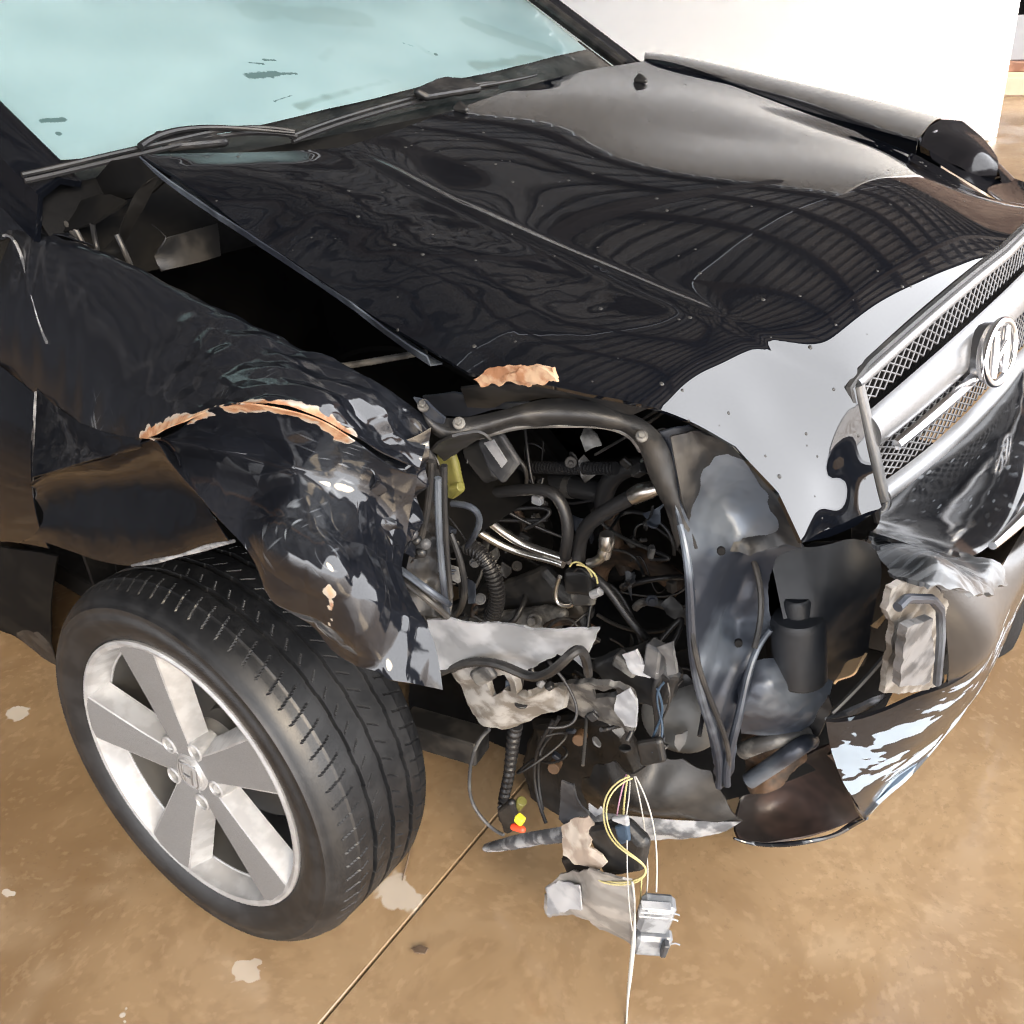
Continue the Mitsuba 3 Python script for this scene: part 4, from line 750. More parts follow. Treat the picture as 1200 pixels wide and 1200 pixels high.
# valve block with silver base
car('valve_block', lump([(0.328,-0.470,0.583),(0.361,-0.470,0.595),(0.327,-0.470,0.556),(0.363,-0.470,0.567)], .008, .002, 60, 2), 'black_plastic', 30)
car('valve_block__base', lump([(0.333,-0.470,0.546),(0.369,-0.470,0.563),(0.335,-0.470,0.535),(0.366,-0.470,0.548)], .005, .001, 60, 2), 'cast_metal', 30)
car('valve_block__plug', cyl(*[(0.369,-0.475,0.564),(0.384,-0.475,0.576)], .0065, 14), 'pale_plastic')
for i in range(3):
    car('valve_block__wire', tube([[(0.336,-0.480,0.603),(0.354,-0.480,0.615),(0.368,-0.480,0.608),(0.374,-0.480,0.599)], [(0.342,-0.480,0.596),(0.360,-0.480,0.605),(0.368,-0.480,0.600),(0.378,-0.480,0.595)], [(0.352,-0.485,0.614),(0.366,-0.485,0.616),(0.378,-0.485,0.612),(0.386,-0.485,0.595)]][i], .0014, 6), 'wire_yellow' if i != 1 else 'hose_rubber')
# grey relay box with a pale stripe, yellow green filler neck
car('relay_box', lump([(0.211,-0.500,0.772),(0.246,-0.500,0.791),(0.270,-0.500,0.761),(0.243,-0.500,0.727),(0.222,-0.500,0.742)], .006, .001, 40), 'grey_plastic', 25)
car('relay_box__label', patch([(0.235,-0.525,0.789),(0.252,-0.525,0.798),(0.273,-0.525,0.771),(0.263,-0.525,0.759)], res=.004, th=.002), 'pale_plastic', 25)
car('relay_box', lump([(0.153,-0.470,0.735),(0.187,-0.470,0.754),(0.202,-0.470,0.710),(0.160,-0.470,0.685)], .008, .003, 40, 4), 'dark_metal', 25)
car('coolant_bottle', lump([(0.247,-0.620,0.812),(0.267,-0.620,0.819),(0.247,-0.620,0.782),(0.239,-0.620,0.761),(0.259,-0.620,0.761),(0.275,-0.620,0.775)], .006, .002, 40, 1), 'yellow_plastic', 35, 'yellow green plastic bottle corner')
car('coolant_bottle__cap', cyl(*[(0.281,-0.640,0.786),(0.295,-0.640,0.792)], .006), 'yellow_plastic')
# left strut: torn layered metal at the fender's inner edge
car('inner_strut', fold([[(0.279,-0.690,0.866),(0.295,-0.680,0.855),(0.304,-0.680,0.841)], [(0.276,-0.690,0.775),(0.285,-0.680,0.767),(0.289,-0.670,0.757)], [(0.247,-0.700,0.697),(0.269,-0.690,0.689),(0.297,-0.680,0.688)], [(0.251,-0.710,0.665),(0.281,-0.700,0.658),(0.297,-0.680,0.646)], [(0.278,-0.720,0.642),(0.297,-0.710,0.639),(0.311,-0.700,0.638)]], 30, 80, .006, 40, 2, True), 'dark_metal', 30)
for i in range(7):
    pts = [[(0.320,-0.690,0.849),(0.310,-0.690,0.762),(0.305,-0.690,0.661)], [(0.318,-0.700,0.837),(0.308,-0.700,0.742),(0.306,-0.700,0.641)], [(0.320,-0.710,0.863),(0.303,-0.710,0.792),(0.287,-0.720,0.733)], [(0.289,-0.750,0.729),(0.329,-0.750,0.717),(0.311,-0.700,0.659)], [(0.285,-0.750,0.718),(0.326,-0.750,0.702),(0.305,-0.700,0.638)], [(0.277,-0.640,0.763),(0.299,-0.640,0.767),(0.257,-0.600,0.673)], [(0.288,-0.660,0.733),(0.300,-0.660,0.694),(0.262,-0.640,0.588)]][i]
    car('inner_strut__flange', tube(pts, .0042, 8), 'panel_metal' if i % 2 else 'dark_metal')
for i, p in enumerate([(0.303,-0.740,0.766),(0.311,-0.735,0.761),(0.308,-0.740,0.751),(0.309,-0.750,0.782)]):
    car('inner_strut__clip', lump([np.array(p), np.array(p) + [.01, 0, .006]], .006, .003, 60, i), 'grey_plastic' if i % 2 else 'black_plastic', 30)
car('engine__cover', lump([(-0.002,-0.200,0.455),(0.193,-0.200,0.530),(0.226,-0.200,0.419),(0.069,-0.200,0.307),(-0.033,-0.200,0.350)], .03, .015, 14, 2, .012), 'dark_interior')
car('engine__mount', lump([(0.155,-0.420,0.464),(0.245,-0.420,0.529),(0.308,-0.420,0.481),(0.204,-0.420,0.415),(0.150,-0.420,0.408)], .012, .006, 22, 5), 'dark_metal', 30)
car('engine__mount', lump([(0.078,-0.450,0.383),(0.135,-0.450,0.380),(0.265,-0.450,0.482),(0.297,-0.450,0.487),(0.280,-0.450,0.456)], .010, .004, 25, 7), 'cast_metal', 30)
car('engine__pulley', join(cyl(*[(0.255,-0.470,0.470),(0.245,-0.430,0.451)], .013), cyl(*[(0.262,-0.485,0.480),(0.255,-0.470,0.470)], .007)), 'cast_metal')
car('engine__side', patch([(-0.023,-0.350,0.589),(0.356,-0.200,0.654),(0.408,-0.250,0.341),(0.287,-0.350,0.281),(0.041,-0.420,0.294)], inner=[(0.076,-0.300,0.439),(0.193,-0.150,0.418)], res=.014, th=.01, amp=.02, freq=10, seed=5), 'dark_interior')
for i in range(9):
    pts = [[(0.074,-0.440,0.420),(0.109,-0.440,0.459),(0.111,-0.400,0.521)], [(0.173,-0.460,0.411),(0.222,-0.460,0.472),(0.205,-0.420,0.483)], [(0.271,-0.460,0.459),(0.304,-0.460,0.483),(0.366,-0.460,0.490)], [(0.313,-0.330,0.597),(0.351,-0.330,0.623),(0.388,-0.330,0.620),(0.417,-0.330,0.570)], [(0.346,-0.360,0.500),(0.392,-0.360,0.533),(0.433,-0.330,0.536)], [(0.136,-0.360,0.589),(0.155,-0.360,0.563),(0.138,-0.360,0.509)], [(0.339,-0.420,0.485),(0.385,-0.420,0.480),(0.470,-0.420,0.515)], [(0.228,-0.400,0.480),(0.242,-0.400,0.435),(0.337,-0.440,0.473)], [(0.146,-0.480,0.420),(0.142,-0.480,0.453),(0.145,-0.460,0.467)]][i]
    hose(pts, .003 + .0015 * (i % 3), ('dark_metal', 'hose_rubber', 'rusty_metal')[i % 3], None, 'line')
car('white_fitting', box_at([(0.237,-0.420,0.653)][0], (.018, .012, .014), b=.003), 'pale_plastic')
# torn pale plate and the brackets below
car('torn_plate', patch([(0.264,-0.700,0.617),(0.314,-0.700,0.639),(0.374,-0.680,0.642),(0.431,-0.660,0.645),(0.489,-0.630,0.649),(0.473,-0.630,0.614),(0.465,-0.630,0.580),(0.449,-0.640,0.595),(0.436,-0.650,0.603),(0.416,-0.660,0.585),(0.392,-0.660,0.564),(0.366,-0.670,0.572),(0.339,-0.680,0.574),(0.310,-0.690,0.558),(0.277,-0.700,0.539)], inner=[(0.344,-0.690,0.611),(0.425,-0.655,0.616)], res=.005, th=.003, amp=.004, freq=22, seed=8, jag=.004), 'torn_plate_paint', 30, 'torn pale grey plate across the wheel arch opening')
car('torn_plate__shadow_rail', tube([(0.259,-0.690,0.518),(0.348,-0.690,0.578),(0.390,-0.690,0.588),(0.424,-0.690,0.590),(0.477,-0.690,0.636),(0.462,-0.620,0.563)], .006, 8), 'black_plastic')
car('lower_bracket', patch([(0.261,-0.660,0.501),(0.299,-0.660,0.533),(0.340,-0.660,0.558),(0.359,-0.650,0.542),(0.367,-0.650,0.509),(0.390,-0.650,0.511),(0.400,-0.620,0.512),(0.426,-0.620,0.521),(0.419,-0.620,0.483),(0.378,-0.620,0.453),(0.334,-0.620,0.410),(0.321,-0.650,0.422),(0.289,-0.650,0.419),(0.270,-0.650,0.458)], holes=[[(0.320,-0.660,0.511),(0.351,-0.660,0.530),(0.358,-0.660,0.505),(0.326,-0.660,0.481)]], res=.005, th=.010, disp=lambda P: folds(P, .007, 22, 6), seed=3, jag=.002), 'bracket_metal', 30, 'bent pale bracket with a square hole')
car('lower_bracket__clip', lump([(0.313,-0.670,0.529),(0.338,-0.670,0.552),(0.346,-0.670,0.544),(0.321,-0.670,0.521)], .006, .002, 60), 'cast_metal', 30)
car('lower_bracket', patch([(0.413,-0.610,0.511),(0.455,-0.610,0.539),(0.484,-0.610,0.545),(0.500,-0.580,0.522),(0.507,-0.580,0.474),(0.497,-0.580,0.454),(0.462,-0.580,0.451),(0.426,-0.580,0.445),(0.391,-0.580,0.443)], holes=[[(0.450,-0.600,0.518),(0.484,-0.600,0.529),(0.484,-0.600,0.506),(0.453,-0.600,0.495)]], res=.005, th=.008, disp=lambda P: folds(P, .006, 22, 8), seed=5, jag=.002), 'cast_metal', 30)
car('lower_bracket__tab', patch([(0.490,-0.600,0.527),(0.507,-0.600,0.545),(0.519,-0.600,0.531),(0.519,-0.600,0.489),(0.502,-0.600,0.483),(0.487,-0.600,0.502)], res=.004, th=.004, amp=.004, freq=40), 'pale_plastic', 30)
car('lamp_socket_block', lump([(0.427,-0.550,0.514),(0.475,-0.550,0.556),(0.513,-0.550,0.579),(0.544,-0.550,0.552),(0.532,-0.550,0.505),(0.481,-0.550,0.492)], .010, .010, 34, 4), 'dark_metal', 25)
car('lamp_socket_block__post', box_at([(0.528,-0.570,0.583)][0], (.022, .02, .05), z=(.1, 0, 1), b=.003), 'grey_plastic')
car('lamp_socket_block__post', box_at([(0.487,-0.570,0.557)][0], (.034, .02, .02), z=(.3, 0, 1), b=.003), 'cast_metal')
car('lamp_socket_block__clip', patch([(0.485,-0.580,0.576),(0.506,-0.580,0.593),(0.515,-0.580,0.576),(0.537,-0.580,0.570),(0.525,-0.580,0.556),(0.502,-0.580,0.554)], res=.004, th=.004, amp=.004, freq=50), 'pale_plastic', 25)
car('lamp_socket_block__clip', patch([(0.539,-0.585,0.616),(0.560,-0.585,0.632),(0.566,-0.585,0.586),(0.554,-0.585,0.578),(0.549,-0.585,0.605)], res=.004, th=.004, amp=.004, freq=50, seed=3), 'grey_plastic', 25)
car('horn', revolve([(1e-4, 0), (.05, 0), (.058, .006), (.05, .018), (.03, .03), (1e-4, .03)], [(0.509,-0.460,0.401)][0], (.35, -.9, .2), 36), 'horn_metal', 40, 'round dark grey horn behind the lamp bracket')
hose([(0.531,-0.560,0.553),(0.526,-0.560,0.495),(0.529,-0.560,0.467),(0.532,-0.580,0.440)], .006)
for i in range(3):
    hose([[(0.541,-0.570,0.551),(0.534,-0.570,0.506),(0.540,-0.570,0.473),(0.534,-0.585,0.442)], [(0.543,-0.565,0.548),(0.539,-0.565,0.493),(0.527,-0.565,0.455),(0.539,-0.585,0.447)], [(0.531,-0.570,0.538),(0.539,-0.570,0.500),(0.527,-0.570,0.456),(0.529,-0.585,0.436)]][i], .0016, ('wire_blue', 'hose_rubber', 'wire_blue')[i], None, 'wire', sides=6)
car('wire_plug', lump([(0.515,-0.580,0.443),(0.541,-0.580,0.462),(0.546,-0.580,0.436),(0.520,-0.580,0.415)], .006, .001, 60), 'black_plastic', 25)
car('tow_hook_rail', fold([[(0.574,-0.400,0.357),(0.613,-0.400,0.371),(0.657,-0.370,0.355)], [(0.583,-0.410,0.333),(0.626,-0.410,0.343),(0.660,-0.370,0.335)], [(0.603,-0.420,0.268),(0.634,-0.420,0.295),(0.638,-0.370,0.289)]], 30, 24, .008, 30, 6), 'rusty_metal', 30)
car('tow_hook_rail', tube([(0.607,-0.440,0.313),(0.633,-0.440,0.352),(0.666,-0.440,0.402),(0.667,-0.380,0.374)], .012, 12), 'panel_metal')
car('tow_hook_rail', tube([(0.596,-0.440,0.364),(0.635,-0.440,0.404),(0.667,-0.400,0.402)], .012, 12), 'cast_metal')
car('crash_beam', fold([[(0.594,-0.480,0.528),(0.628,-0.460,0.554),(0.658,-0.420,0.530),(0.686,-0.380,0.489)], [(0.610,-0.500,0.514),(0.644,-0.480,0.537),(0.670,-0.430,0.503),(0.687,-0.390,0.477)], [(0.614,-0.500,0.480),(0.644,-0.470,0.470),(0.666,-0.420,0.435),(0.677,-0.380,0.426)], [(0.603,-0.470,0.425),(0.635,-0.440,0.413),(0.667,-0.400,0.399),(0.670,-0.370,0.397)]], 50, 40, .006, 22, 8), 'panel_metal', 30, 'buckled grey crash beam end')
car('crash_beam__end_plate', patch([(0.660,-0.395,0.470),(0.684,-0.395,0.485),(0.695,-0.395,0.458),(0.681,-0.395,0.399),(0.664,-0.395,0.391)], res=.005, th=.004, amp=.005, freq=30), 'dark_metal', 30)
# dark underside behind the torn parts
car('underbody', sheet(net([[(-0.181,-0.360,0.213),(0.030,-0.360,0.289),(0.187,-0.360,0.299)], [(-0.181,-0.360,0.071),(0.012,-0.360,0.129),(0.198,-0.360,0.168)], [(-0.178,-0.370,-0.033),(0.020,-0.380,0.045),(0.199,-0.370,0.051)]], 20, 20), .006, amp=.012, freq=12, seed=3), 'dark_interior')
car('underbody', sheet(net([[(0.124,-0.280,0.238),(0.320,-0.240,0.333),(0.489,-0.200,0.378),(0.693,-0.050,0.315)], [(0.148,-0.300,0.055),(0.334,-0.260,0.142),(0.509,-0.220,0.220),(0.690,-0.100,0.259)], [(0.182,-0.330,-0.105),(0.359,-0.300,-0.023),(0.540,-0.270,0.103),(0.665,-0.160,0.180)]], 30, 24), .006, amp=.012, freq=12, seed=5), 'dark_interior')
# engine block low behind the lamp
car('engine__block', lump([(0.217,-0.420,0.202),(0.367,-0.420,0.297),(0.394,-0.400,0.185),(0.313,-0.400,0.005),(0.196,-0.400,-0.046),(0.173,-0.400,0.061)], .02, .012, 16, 3, .01), 'rusty_dark', 35)
for i, p in enumerate([(0.331,-0.460,0.273),(0.289,-0.475,0.201)]):
    p = np.array(p); car('engine__bolt', cyl(p, p + [.008, -.022, .006], .010, 18), 'rust_knob')
hose([(0.281,-0.560,0.341),(0.268,-0.560,0.281),(0.256,-0.560,0.220),(0.239,-0.560,0.153),(0.276,-0.600,0.169)], [.010, .009, .008, .008, .007], 'hose_rubber', None, 'conduit', ribs=18, rib_amp=.003)
hose([(0.318,-0.500,0.331),(0.285,-0.500,0.261),(0.267,-0.500,0.186),(0.288,-0.520,0.128)], .0035)
hose([(0.313,-0.510,0.328),(0.282,-0.510,0.259),(0.267,-0.510,0.185),(0.302,-0.530,0.116)], .003)
hose([(0.262,-0.600,0.352),(0.226,-0.600,0.290),(0.207,-0.600,0.215),(0.211,-0.600,0.161),(0.238,-0.600,0.136),(0.270,-0.600,0.133)], .0028, 'grey_plastic', None, 'cable')
car('connector', lump([(0.281,-0.610,0.203),(0.304,-0.610,0.235),(0.310,-0.610,0.187),(0.288,-0.610,0.166)], .006, .002, 40), 'black_plastic', 25)
car('connector__yellow_clip', box_at([(0.330,-0.625,0.228)][0], (.014, .012, .014), z=(.3, .1, 1), b=.002), 'yellow_paint', 25, 'small yellow connector clip')
car('connector__red_clip', lump([(0.321,-0.630,0.211),(0.338,-0.630,0.216)], .0055, .001), 'red_plastic', 25, 'small red connector clip')
car('connector__plug', cyl(*[(0.316,-0.600,0.237),(0.303,-0.600,0.215)], .008), 'yellow_plastic')
car('front_subframe', box_at([(0.031,-0.480,0.128)][0], (.16, .06, .05), z=(0, .1, 1), x=(1, .25, -.05)), 'dark_metal')
car('lower_rail', fold([[(0.225,-0.600,0.080),(0.288,-0.600,0.141),(0.359,-0.600,0.202),(0.405,-0.600,0.239)], [(0.230,-0.610,0.085),(0.296,-0.610,0.140),(0.366,-0.610,0.198),(0.412,-0.610,0.233)], [(0.231,-0.600,0.068),(0.293,-0.600,0.117),(0.357,-0.600,0.171),(0.404,-0.600,0.209)]], 40, 12, .002, 40, 2), 'scraped_grey', 30)
car('splash_shield', patch([(0.401,-0.560,0.289),(0.429,-0.560,0.339),(0.461,-0.560,0.367),(0.493,-0.560,0.364),(0.503,-0.530,0.364),(0.538,-0.510,0.375),(0.575,-0.500,0.361),(0.599,-0.490,0.306),(0.618,-0.485,0.280),(0.592,-0.500,0.267),(0.536,-0.500,0.242),(0.478,-0.500,0.213),(0.417,-0.500,0.180),(0.368,-0.500,0.159)], inner=[(0.529,-0.540,0.335),(0.468,-0.575,0.329)], res=.006, th=.003, amp=.004, freq=28, seed=4, jag=.003), 'black_plastic', 30, 'cracked black splash shield')
car('splash_shield__lower_edge', fold([[(0.415,-0.565,0.246),(0.480,-0.550,0.262),(0.547,-0.520,0.268),(0.621,-0.488,0.284)], [(0.418,-0.570,0.223),(0.483,-0.555,0.240),(0.550,-0.525,0.249),(0.601,-0.495,0.261)], [(0.425,-0.560,0.197),(0.484,-0.545,0.214),(0.545,-0.515,0.226),(0.588,-0.495,0.246)]], 60, 16, .003, 30, 3), 'scraped_grey', 30)
car('splash_shield__side', patch([(0.386,-0.590,0.311),(0.408,-0.590,0.315),(0.412,-0.590,0.287),(0.422,-0.575,0.250),(0.421,-0.575,0.219),(0.397,-0.590,0.206),(0.377,-0.590,0.227)], res=.005, th=.003, amp=.004, freq=40, seed=9), 'grey_plastic', 30)

# ------------------------------------------------------------------ wheel
WC = np.array((-.077, -.911, .319)); ST, CB = .095, .06
WN = np.array([math.sin(ST) * math.cos(CB), -math.cos(ST) * math.cos(CB), math.sin(CB)])
WF = frame(WN, (1, 0, 0))
def wl(m): m = m.copy(); m.apply_transform(WF); m.apply_translation(WC); return m
def prof_interp(p, n):
    p = np.array(p, float); d = np.r_[0, np.cumsum(np.linalg.norm(np.diff(p, axis=0), axis=1))]; t = np.linspace(0, d[-1], n)
    return np.stack([np.interp(t, d, p[:, 0]), np.interp(t, d, p[:, 1])], 1)
NA = 1080
half = [(.229, -.012), (.233, -.002), (.240, .003), (.254, .009), (.270, .0115), (.285, .0085), (.290, .0085), (.2915, .0065), (.298, .001), (.3055, -.008), (.311, -.0185)]
tw = .20
pr_ = half + [(.3145, -.030)] + [(.3165 + .0012 * math.sin(math.pi * t), -.030 - t * (tw - .060)) for t in np.linspace(0.02, .98, 60)] + [(.3145, -tw + .030)] + [(r, -tw - z) for r, z in half[::-1]]
pp = np.vstack([interp(np.array(half), 40, 2), prof_interp(pr_[10:-10], 130)[1:-1], interp(np.array([(r, -tw - z) for r, z in half[::-1]]), 24, 2)])
ang = np.arange(NA) * 2 * np.pi / NA
Rr = np.repeat(pp[:, :1], NA, 1); Zz = np.repeat(pp[:, 1:], NA, 1); A2 = np.repeat(ang[None], len(pp), 0)
tread = (Rr > .3115) & (Zz < -.012)
def near(z0, w): return np.abs(Zz - z0) < w
for z0 in (-.062, -.100, -.142): Rr = np.where(tread & near(z0 + .0008 * np.sin(A2 * 36), .0042), Rr - .0065, Rr)
def slit(count, lo, hi, skew, depth, frac=.09, ph=0.0):
    global Rr
    u = (A2 + skew * (Zz - lo)) * count / (2 * np.pi) + ph
    Rr = np.where((Zz < lo) & (Zz > hi) & ((u % 1) < frac) & (Rr > .305), Rr - depth, Rr)
slit(76, -.012, -.047, 1.2, .0019, .075); slit(72, -.155, -.192, -1.2, .0025, .08); slit(72, -.069, -.083, 2.5, .0016, .07, .3); slit(72, -.108, -.124, -2.5, .0016, .07, .6)
v = np.stack([Rr * np.cos(A2), Rr * np.sin(A2), Zz], -1).reshape(-1, 3)
i_, k_ = np.meshgrid(np.arange(len(pp) - 1), np.arange(NA), indexing='ij')
q = np.stack([i_ * NA + k_, i_ * NA + (k_ + 1) % NA, (i_ + 1) * NA + (k_ + 1) % NA, (i_ + 1) * NA + k_], -1).reshape(-1, 4)
q = q[:, ::-1]
car('wheel__tyre', wl(trimesh.Trimesh(v, np.vstack([q[:, [0, 1, 2]], q[:, [0, 2, 3]]]), process=False)), 'rubber', 28, 'worn black tyre with grooved tread')
RV = lambda p, n=96: revolve(p, (0, 0, 0), (0, 0, 1), n)
car('wheel__rim', wl(RV([(.2305, -.014), (.2335, -.004), (.2325, .002), (.228, .004), (.222, .002), (.219, -.004), (.215, -.020), (.212, -.032), (.209, -.034)], 180)), 'alloy', 35, 'silver rim')
a_s = []
for p in [(-0.119,-0.920,0.526)]:
    d = (np.array(p) - WC); a_s = math.atan2(d @ WF[:3, 1], d @ WF[:3, 0])
def poly_prism(top, bot):
    """hull between the top outline and the bottom outline"""
    return trimesh.convex.convex_hull(np.vstack([top, bot]))
for i in range(5):
    a0 = a_s + i * 2 * math.pi / 5
    def pt(r, w, z): return np.array([r * math.cos(a0) - w * math.sin(a0), r * math.sin(a0) + w * math.cos(a0), z])
    G = []
    R_ = np.linspace(.026, .2235, 26)
    for t in np.linspace(-1, 1, 25):
        row = []
        for r in R_:
            u = (r - .026) / .1975
            wt = .021 + .024 * u ** 1.2; wb = wt + .010 + .006 * u
            z = -.014 + .016 * u ** .8; zb = -.040 + .012 * u
            s = abs(t)
            if s <= .62: w, zz = wt * s / .62, z + .0012 * (1 - (s / .62) ** 2)
            elif s <= .70: k = (s - .62) / .08; w, zz = wt + .0014 * k, z - .0018 * k
            else: k = (s - .70) / .30; w, zz = wt + .0014 + (wb - wt) * k, z - .0018 + (zb - z) * k
            row.append(pt(r, math.copysign(w, t), zz))
        G.append(row)
    G = np.array(G); nf_ = int(np.sum(np.linspace(-1, 1, 25) < -.66))
    car('wheel__spoke', wl(join(sheet(G[:nf_ + 1], .004), sheet(G[-nf_ - 1:], .004))), 'alloy', 24)
    car('wheel__spoke_face', wl(sheet(G[nf_:-nf_], .004)), 'alloy_face', 24)
car('wheel__hub', wl(RV([(1e-4, -.010), (.030, -.010), (.034, -.013), (.046, -.026), (.056, -.036), (.060, -.046), (.060, -.07)], 80)), 'alloy', 35)
car('wheel__barrel', wl(RV([(.216, -.03), (.170, -.052), (.085, -.060)], 4) if False else RV([(.2095, -.033), (.204, -.10), (.208, -.18)], 96)), 'cast_dark')
for i in range(5):
    a1 = a_s + (i + .5) * 2 * math.pi / 5
    c = np.array([.054 * math.cos(a1), .054 * math.sin(a1), -.030])
    k = car('wheel__lug_pocket', wl(revolve([(.0095, .002), (.0105, .019), (.0125, .0215), (.0150, .020), (.0170, .008), (.020, -.014)], c, (0, 0, 1), 30)), 'alloy')
    hexa = revolve([(1e-4, .014), (.005, .014), (.0078, .011), (.008, -.006)], c, (0, 0, 1), 6)
    car('wheel__lug_nut', wl(hexa), 'dark_metal', 25)
car('wheel__cap', wl(RV([(1e-4, -.0045), (.020, -.005), (.026, -.0065), (.0285, -.010), (.0285, -.014)], 60)), 'alloy')
ca, sa = math.cos(a_s - math.pi / 2 - .25), math.sin(a_s - math.pi / 2 - .25)
def cp(x, y): x, y = 1.3 * x, 1.3 * y; return [x * ca - y * sa, x * sa + y * ca, -.0035 - 6 * (x * x + y * y)]
frame_pts = [(-.014, .014), (0, .016), (.014, .014), (.0155, 0), (.011, -.015), (0, -.016), (-.011, -.015), (-.0155, 0), (-.014, .014)]
car('wheel__cap_emblem', wl(join(tube([cp(*p) for p in frame_pts], .0016, 8, n=60), tube([cp(-.0085, .011), cp(-.0075, 0), cp(-.006, -.012)], .0016, 8), tube([cp(.0085, .011), cp(.0075, 0), cp(.006, -.012)], .0016, 8), tube([cp(-.007, 0), cp(0, -.0008), cp(.007, 0)], .0016, 8))), 'satin_silver', 40, 'letter H emblem on the wheel cap')
car('wheel__valve', wl(tube([[.185 * math.cos(a_s + 3.9), .185 * math.sin(a_s + 3.9), -.035], [.178 * math.cos(a_s + 3.93), .178 * math.sin(a_s + 3.93), -.01]], .004, 10)), 'black_plastic')
car('wheel__brake_disc', wl(RV([(1e-4, -.095), (.06, -.095), (.065, -.11), (.15, -.11), (.15, -.13), (1e-4, -.13)], 80)), 'cast_dark')
car('wheel__brake_caliper', wl(lump([[.10, .08, -.10], [.14, .04, -.10], [.15, -.03, -.10], [.11, -.05, -.10]], .02, .004, 20, 2)), 'dark_metal')
car('wheel__hub_carrier', wl(RV([(1e-4, -.14), (.19, -.14), (.19, -.145), (1e-4, -.145)], 60)), 'dark_recess')
car('steering_link', tube([(-.10, -.75, .30), (-.1, -.5, .28), (-.05, -.3, .28)], .02, 10), 'dark_metal')

# small clutter in the open corner: clips, brackets, bolts, thin lines
rc = random.Random(11)
spots = [(0.229,-0.600,0.664),(0.195,-0.550,0.553),(0.185,-0.520,0.469),(0.160,-0.400,0.505),(0.191,-0.400,0.449),(0.205,-0.360,0.594),(0.226,-0.340,0.652),(0.272,-0.340,0.574),(0.334,-0.340,0.563),(0.391,-0.360,0.621),(0.418,-0.380,0.583),(0.374,-0.380,0.522),(0.380,-0.480,0.492),(0.435,-0.520,0.512),(0.408,-0.620,0.531),(0.351,-0.640,0.511),(0.501,-0.540,0.512),(0.540,-0.520,0.530),(0.432,-0.580,0.463),(0.446,-0.540,0.394),(0.306,-0.500,0.273),(0.517,-0.520,0.400),(0.169,-0.440,0.622),(0.175,-0.460,0.691),(0.217,-0.400,0.697),(0.318,-0.400,0.737),(0.414,-0.420,0.776),(0.143,-0.460,0.547),(0.183,-0.400,0.568),(0.468,-0.440,0.548)]
def near_(p, s): return np.array(p) + [rc.uniform(-s, s), rc.uniform(-s * .6, s * .6), rc.uniform(-s, s)]
for k in range(120):
    c = near_(spots[k % len(spots)], .028); z = np.array([rc.uniform(-1, 1), rc.uniform(-1, 0), rc.uniform(-1, 1)]) + 1e-3; x_ = np.array([rc.uniform(-1, 1), .1, rc.uniform(-1, 1)])
    m = rc.choice(('black_plastic', 'dark_metal', 'dark_metal', 'rusty_dark', 'grey_plastic', 'panel_metal', 'cast_metal'))
    t = k % 4
    if t == 0: car('clip', box_at(c, (rc.uniform(.008, .022), rc.uniform(.006, .014), rc.uniform(.006, .018)), z=z, x=x_, b=.0015), m, 25)
    elif t == 1: car('bolt', join(cyl(c, c + z / np.linalg.norm(z) * .006, rc.uniform(.004, .007), 6), cyl(c, c + z / np.linalg.norm(z) * .003, .009, 16)), m, 25)
    elif t == 2: hose([c, near_(c, .04), near_(c, .06), near_(c, .09)], rc.uniform(.0012, .0035), rc.choice(('hose_rubber', 'hose_rubber', 'dark_metal', 'black_plastic')), None, 'wire', sides=8)
    else: car('bracket', patch([c + .5 * near_((0, 0, 0), .01) + rad * (math.cos(q_) * x_ / np.linalg.norm(x_) + math.sin(q_) * np.array([0, .35, .93])) for q_, rad in ((i_ * 1.05, rc.uniform(.008, .022)) for i_ in range(6))], res=.004, th=.002, amp=.003, freq=60, seed=k), m, 25)

# ------------------------------------------------------------------ broken lamp hanging on its wires
LAMP = thing('broken_lamp', 'broken lamp unit with torn reflector hanging on yellow and white wires below the smashed corner', 'lamp')
def lamp_(p, m, mat, s=30, label=None): return obj(f'broken_lamp__{p}', m, mat, s, label)
lamp_('motor', lump([(0.482,-0.640,0.313),(0.530,-0.640,0.355),(0.552,-0.640,0.342),(0.547,-0.640,0.298),(0.502,-0.640,0.259)], .012, .002, 30, 3), 'black_plastic', 40, 'black lamp motor')
lamp_('motor__skirt', lump([(0.420,-0.630,0.205),(0.459,-0.630,0.246),(0.473,-0.630,0.202),(0.427,-0.630,0.188)], .008, .002, 30, 5), 'black_plastic', 40)
lamp_('holder', patch([(0.426,-0.645,0.293),(0.447,-0.645,0.323),(0.472,-0.645,0.339),(0.483,-0.645,0.318),(0.482,-0.660,0.303),(0.503,-0.660,0.299),(0.512,-0.660,0.293),(0.497,-0.660,0.270),(0.460,-0.660,0.251),(0.434,-0.660,0.254)], res=.004, th=.003, disp=lambda P: folds(P, .004, 18, 2), seed=3, jag=.002), 'brown_card', 30, 'brown torn lamp holder')
lamp_('reflector', patch([(0.402,-0.660,0.167),(0.422,-0.660,0.200),(0.453,-0.660,0.232),(0.487,-0.670,0.271),(0.542,-0.670,0.291),(0.548,-0.655,0.274),(0.551,-0.655,0.232),(0.538,-0.640,0.111),(0.518,-0.640,0.118),(0.484,-0.640,0.110),(0.470,-0.655,0.138),(0.446,-0.655,0.131),(0.418,-0.655,0.106),(0.393,-0.655,0.083),(0.392,-0.655,0.123)], inner=[(0.489,-0.675,0.224),(0.524,-0.665,0.214)], res=.004, th=.003, disp=lambda P: folds(P, .004, 14, 3), seed=6, jag=.003), 'reflector_grey', 30, 'torn grey reflector shell')
